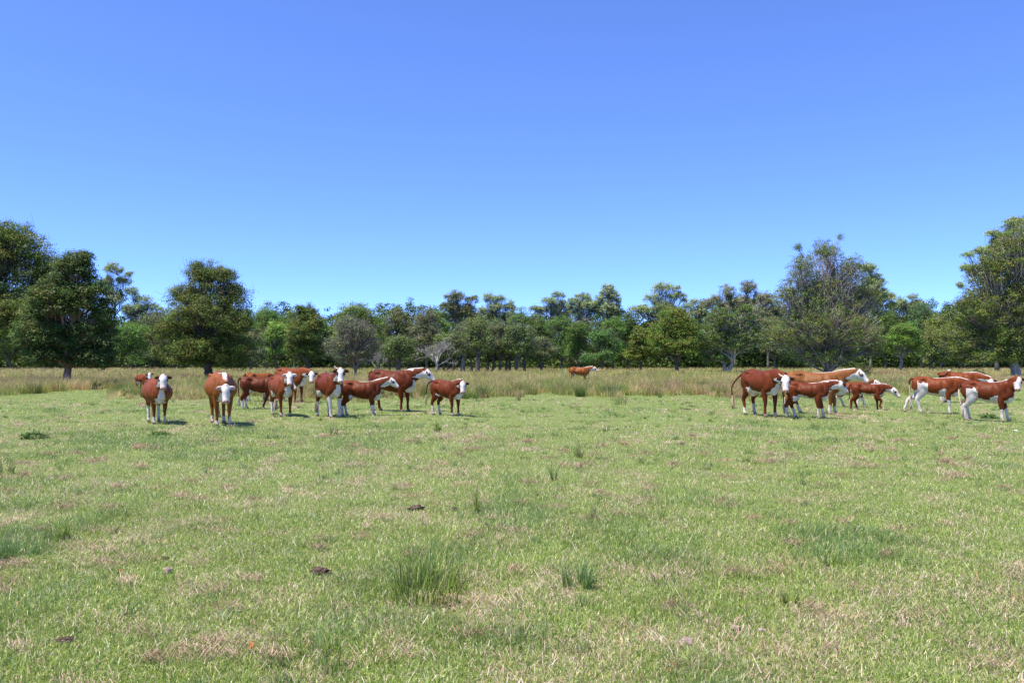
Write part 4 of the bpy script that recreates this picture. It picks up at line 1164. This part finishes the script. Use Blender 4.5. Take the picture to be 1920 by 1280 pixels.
    # ears
    for s in (-1, 1):
        e0 = h0 + ax * 0.035 * hs + sd * s * 0.075 * hs - upv * 0.025 * hs
        dr = rot_to(sd * s + np.array([0, 0, -0.22]) - ax * 0.05)
        L_ = 0.175 * hs
        pe = np.array([e0, e0 + dr * L_ * 0.3, e0 + dr * L_ * 0.65, e0 + dr * L_])
        Pe, Ve = interp_path(pe, np.array([(0.026, 0.022), (0.050, 0.018), (0.052, 0.015), (0.012, 0.008)]) * hs, 8)
        hol = rot_to(ax * 0.5 - upv * 0.2 + np.array([cs * 0, 0, 0.2]))
        V3, Q3, T3 = tube(Pe, Ve[:, 0], Ve[:, 1], up=rot_to(np.cross(dr, np.array([0, 0, 1.0])) * s * -1 + 0.001), n=10)
        ec = base * 0.38 if ears == 'dark' else WHITE * 0.9
        cc = np.tile(ec, (len(V3), 1))
        tipm = np.linalg.norm(V3 - e0, axis=1) > L_ * 0.75
        if ears == 'dark': cc[tipm] = base * 0.5
        else: cc[np.abs((V3 - e0) @ upv) < 0.01] = np.array([0.45, 0.25, 0.2])
        out.add(V3, Q3, T3, cc)
    # tail
    T0 = np.array([-0.80, 0, 1.25]); tx = (1 - lf) * 0.8
    tails = {
        'down': [T0, (-0.90, 0.0, 1.18), (-0.91, 0.0, 0.95), (-0.89, 0.01, 0.70), (-0.88, 0.02, 0.52)],
        'lift': [T0, (-0.98, 0.02, 1.24), (-1.16, 0.03, 1.12), (-1.24, 0.04, 0.92), (-1.28, 0.05, 0.74)],
        'swing': [T0 + (0, 0, -0.05), (-0.90, -0.10, 1.16), (-0.96, -0.26, 1.00), (-0.98, -0.38, 0.78), (-0.96, -0.38, 0.56)],
        'curl': [T0, (-0.86, -0.10, 1.20), (-0.70, -0.27, 1.16), (-0.55, -0.27, 1.22), (-0.46, -0.16, 1.34)],
        'side': [T0, (-0.86, -0.03, 1.17), (-0.88, -0.10, 0.95), (-0.84, -0.16, 0.70), (-0.80, -0.18, 0.50)],
    }[tail]
    Pt, Vt = interp_path(np.array([np.asarray(p, float) + np.array([tx, 0, 0]) for p in tails]), np.array([0.05, 0.032, 0.024, 0.020, 0.018]), 16)
    V4, Q4, T4 = tube(Pt, Vt, n=8, up=(0, 1, 0.01))
    tcol = np.tile(base * 0.8, (len(V4), 1))
    if rumpwhite or flank > 0: tcol[V4[:, 2] < 1.0] = WHITE * np.array([0.9, 0.8, 0.68])
    out.add(V4, Q4, T4, tcol)
    out.v = [v * k for v in out.v]
    out.build('body', M_COAT, root, smooth=True)
    # tail switch: many hairs
    sg = Geo(); e = Pt[-1]; prev = rot_to(Pt[-1] - Pt[-3])
    for h_ in range(26):
        dv = prev * 0.14 + np.array([rng.normal(0, 0.018), rng.normal(0, 0.018), -0.03])
        if tail == 'curl':
            p2 = e + dv * 0.6; p3 = p2 + np.array([rng.normal(0.02, 0.02), rng.normal(0, 0.02), 0.03])
        else:
            p2 = e + dv; p3 = p2 + np.array([rng.normal(0.015, 0.022), rng.normal(0, 0.022), -rng.uniform(0.12, 0.26)])
        Ps, _ = interp_path(np.array([e - prev * 0.06, e, p2, p3]), np.zeros(4), 7)
        sg.add(*tube(Ps * k, np.array([0.008, 0.013, 0.016, 0.016, 0.013, 0.009, 0.003]) * k, n=4, up=(0, 1, 0)), col=np.array(switch) * rng.uniform(0.75, 1.15))
    sg.build('tail_switch', M_COAT, root)
    for hp_ in hoofs:
        hg = Geo()
        for s in (-1, 1):
            c0 = np.array(hp_) + np.array([0.0, s * 0.022, 0.012])
            hg.add(*tube(np.array([c0 + (0, 0, 0.035), c0 + (0.008, 0, 0.01), c0 + (0.022, 0, -0.038)]) * k, np.array([0.021, 0.025, 0.027]) * k, np.array([0.036, 0.044, 0.058]) * k, up=(1, 0, 0), n=10), col=(0.1, 0.1, 0.1))
        hg.build('hoof', M_HOOF, root, smooth=True)
    for s in (-1, 1):
        eg = Geo(); ec = (h0 + ax * Hl * 0.335 + sd * s * 0.113 * hs - upv * 0.036 * hs) * k
        eg.add(*ball(tuple(ec), np.array([0.030] * 3) * k * hs), col=(0, 0, 0))
        eg.build('eye', M_EYE, root, smooth=True)
    if horn:
        for s in ((-1, 1) if horn == 2 else (horn,)):
            b0 = h0 + sd * s * 0.07 * hs + upv * 0.01
            hg = Geo()
            Phn = np.array([b0, b0 + sd * s * 0.07 + np.array([0, 0, 0.03]), b0 + sd * s * 0.11 + np.array([0, 0, 0.08])])
            Phn, Vhn = interp_path(Phn, np.array([0.028, 0.024, 0.012]), 7)
            hg.add(*tube(Phn * k, Vhn * k, n=8), col=(0.5, 0.4, 0.3)); hg.build('horn', M_HORN, root, smooth=True)
    return root

R1 = (0.165, 0.037, 0.008); R2 = (0.108, 0.022, 0.006); R3 = (0.225, 0.067, 0.012); R4 = (0.128, 0.027, 0.007); R5 = (0.175, 0.043, 0.009)
CALL = [
 dict(label='round-bellied cow staring at camera, leftmost of the front row', lf=1.0, px=294, py=794, heading=-82, height=1.17, fat=1.32, hpitch=-58, neck_pitch=34, red=R5, sock_f=0.2, sock_r=0.5, seed=1, udder=False),
 dict(label='fat cow with lowered white face and white ears, second from left in front', lf=1.0, px=414, py=797, heading=-84, height=1.36, fat=1.18, hpitch=-62, neck_pitch=-8, neck_yaw=-2, headscale=0.92, red=R3, sock_f=0.16, sock_r=0.2, stripe=1.0, ears='white', seed=2, neck_len=0.95),
 dict(label='little calf peering over the long grass behind the leftmost cow', px=268, py=736, heading=-62, height=0.98, fat=1.0, hpitch=-55, neck_pitch=32, neck_yaw=-12, red=R1, calf=True, seed=3, cat='calf'),
 dict(label='side-on young red steer standing behind the white-eared cow, head hidden', px=486, py=765.5, heading=-6, height=1.14, fat=0.92, head='loc', hyaw=-10, hpitch=-45, neck_pitch=6, red=R2, sock_f=0.08, sock_r=0.36, legs=[(0.20, 0), (-0.26, 0), (0.05, 0), (-0.06, 0)], seed=4, cat='steer'),
 dict(label='cow whose orange rump just shows over the side-on young steer', px=484, py=752, heading=38, height=1.17, fat=1.0, head='loc', hyaw=0, hpitch=-60, neck_pitch=-20, red=R3, seed=5),
 dict(label='cow with white ears facing camera in the left group', px=528, py=779, heading=-74, height=1.24, fat=1.04, hpitch=-52, neck_pitch=30, neck_yaw=-8, red=R5, sock_f=0.12, sock_r=0.46, stripe=0.1, ears='white', seed=6),
 dict(label='light red cow looking over the back of the white-eared cow', px=545, py=753, heading=-48, height=1.40, fat=1.0, hpitch=-55, neck_pitch=6, neck_yaw=-6, red=R5, sock_f=0.05, sock_r=0.1, seed=7),
 dict(label='red cow with dark eye patches facing camera near the twiggy tree', px=618, py=781.5, heading=-72, height=1.31, fat=1.02, hpitch=-56, neck_pitch=36, neck_yaw=-4, red=R4, sock_f=0.58, sock_r=0.46, patch=True, stripe=0.4, horn=-1, seed=8, legs=[(0.02, -0.0), (0.05, 0.02), (0.1, 0), (-0.12, -0.03)], tail='side', switch=(0.25, 0.16, 0.12)),
 dict(label='smaller side-on cow with white line along its neck, looking right', px=676, py=779.5, heading=-7, height=1.07, fat=0.95, head='loc', hyaw=4, hpitch=-40, neck_pitch=30, headscale=0.93, red=R4, sock_f=0.45, sock_r=0.40, stripe=0.9, patch=False, seed=9, legs=[(0.03, 0), (0.0, 0), (0.02, 0), (-0.08, 0)], belly=0.04, brisk=1.2),
 dict(label='big dark red cow standing behind the smaller side-on one, muzzle right', lf=0.98, px=735, py=771.5, heading=-36, height=1.36, fat=1.06, head='loc', hyaw=32, hpitch=-46, neck_pitch=22, headscale=0.93, neck_yaw=20, red=R2, sock_f=0.0, sock_r=0.0, belly=0.0, seed=10, stripe=0.1),
 dict(label='young cow with raised tail, rightmost of the left group', px=838, py=779.5, heading=-46, height=1.08, fat=0.95, hpitch=-58, neck_pitch=22, neck_yaw=-24, neck_len=0.72, red=R4, sock_f=0.14, sock_r=0.34, tail='lift', stripe=0.4, seed=11, switch=(0.55, 0.40, 0.30)),
 dict(label='lone cow walking right through the tall grass in the middle', px=1086, py=720.5, heading=-4, height=1.24, fat=0.98, head='loc', hyaw=6, hpitch=-38, neck_pitch=22, red=R3, stripe=1.0, seed=12, belly=0.06, tail='side'),
 dict(label='red cow with one pale horn and swinging tail, left of the right group', px=1427, py=781, heading=-56, height=1.39, fat=1.02, hpitch=-60, neck_pitch=4, neck_yaw=-6, red=R4, sock_f=0.1, sock_r=0.26, tail='swing', horn=-1, udder=True, belly=0.09, seed=13, switch=(0.55, 0.34, 0.22)),
 dict(label='long orange cow with white-topped neck, behind the calf, looking right', px=1528, py=776.5, heading=-3, height=1.33, fat=1.0, head='loc', hyaw=0, hpitch=-44, neck_pitch=25, headscale=0.95, red=(0.20, 0.072, 0.020), lf=1.02, sock_f=0.26, sock_r=0.30, stripe=0.85, seed=14, brisk=1.2, legs=[(0.05, 0), (-0.10, 0), (0.18, 0), (-0.16, 0)]),
 dict(label='red calf in front of the long orange cow with its head turned away', px=1512, py=784.5, heading=-4, height=1.04, fat=0.92, head='loc', hyaw=48, hpitch=-40, neck_pitch=22, neck_yaw=18, red=R4, sock_f=0.36, sock_r=0.36, stripe=0.7, belly=0.07, calf=True, seed=15, cat='calf', legs=[(0.14, 0), (-0.02, 0), (0.16, 0), (-0.10, 0)], brisk=1.2),
 dict(label='calf mostly hidden, only legs and ears past the small walking calf', px=1596, py=762, heading=4, height=0.94, fat=0.95, head='loc', hyaw=-8, hpitch=-35, neck_pitch=26, red=R1, calf=True, sock_f=0.5, sock_r=0.55, seed=16, cat='calf', legs=[(0.2, 0), (-0.18, 0), (0.2, 0), (-0.2, 0)]),
 dict(label='smallest calf walking right between the two right-hand groups', px=1626, py=770, heading=0, height=0.90, fat=0.86, head='loc', hyaw=-4, hpitch=-48, neck_pitch=-2, red=R4, calf=True, sock_f=0.06, sock_r=0.10, stripe=0.6, belly=0.10, seed=17, cat='calf', legs=[(0.02, 0), (0.16, 0, 0.10), (0.10, 0), (-0.16, 0)], brisk=1.3, neck_len=0.95),
 dict(label='white-legged cow striding right, its head hidden behind the far right cow', px=1753, py=776, heading=-2, height=1.15, fat=0.94, head='loc', hyaw=0, hpitch=-50, neck_pitch=0, red=R1, sock_f=0.5, sock_r=0.8, stripe=0.9, flank=0.9, belly=0.08, seed=18, legs=[(0.0, 0), (0.02, 0), (-0.42, 0, 0.02), (0.10, 0)], udder=False),
 dict(label='white-legged cow at far right edge turning its face to the camera', px=1850, py=790.5, heading=-9, height=1.10, fat=0.92, hpitch=-62, neck_pitch=52, neck_yaw=-16, neck_len=0.72, red=R4, sock_f=0.40, sock_r=0.55, stripe=0.7, flank=0.9, belly=0.08, seed=19, legs=[(0.14, 0), (0.02, 0), (0.04, 0), (-0.02, 0)], switch=(0.66, 0.55, 0.42), tail='side'),
 dict(label='cow behind the far right pair with tail curled over its rump', px=1797, py=754, heading=-4, height=1.26, fat=1.02, hpitch=-60, neck_pitch=-8, neck_yaw=-18, red=R1, stripe=0.6, tail='curl', seed=20, sock_f=0.3, sock_r=0.3, switch=(0.75, 0.68, 0.6)),
]
for c in CALL:
    make_cow('cow' if c.get('cat', 'cow') == 'cow' else c['cat'], **c)
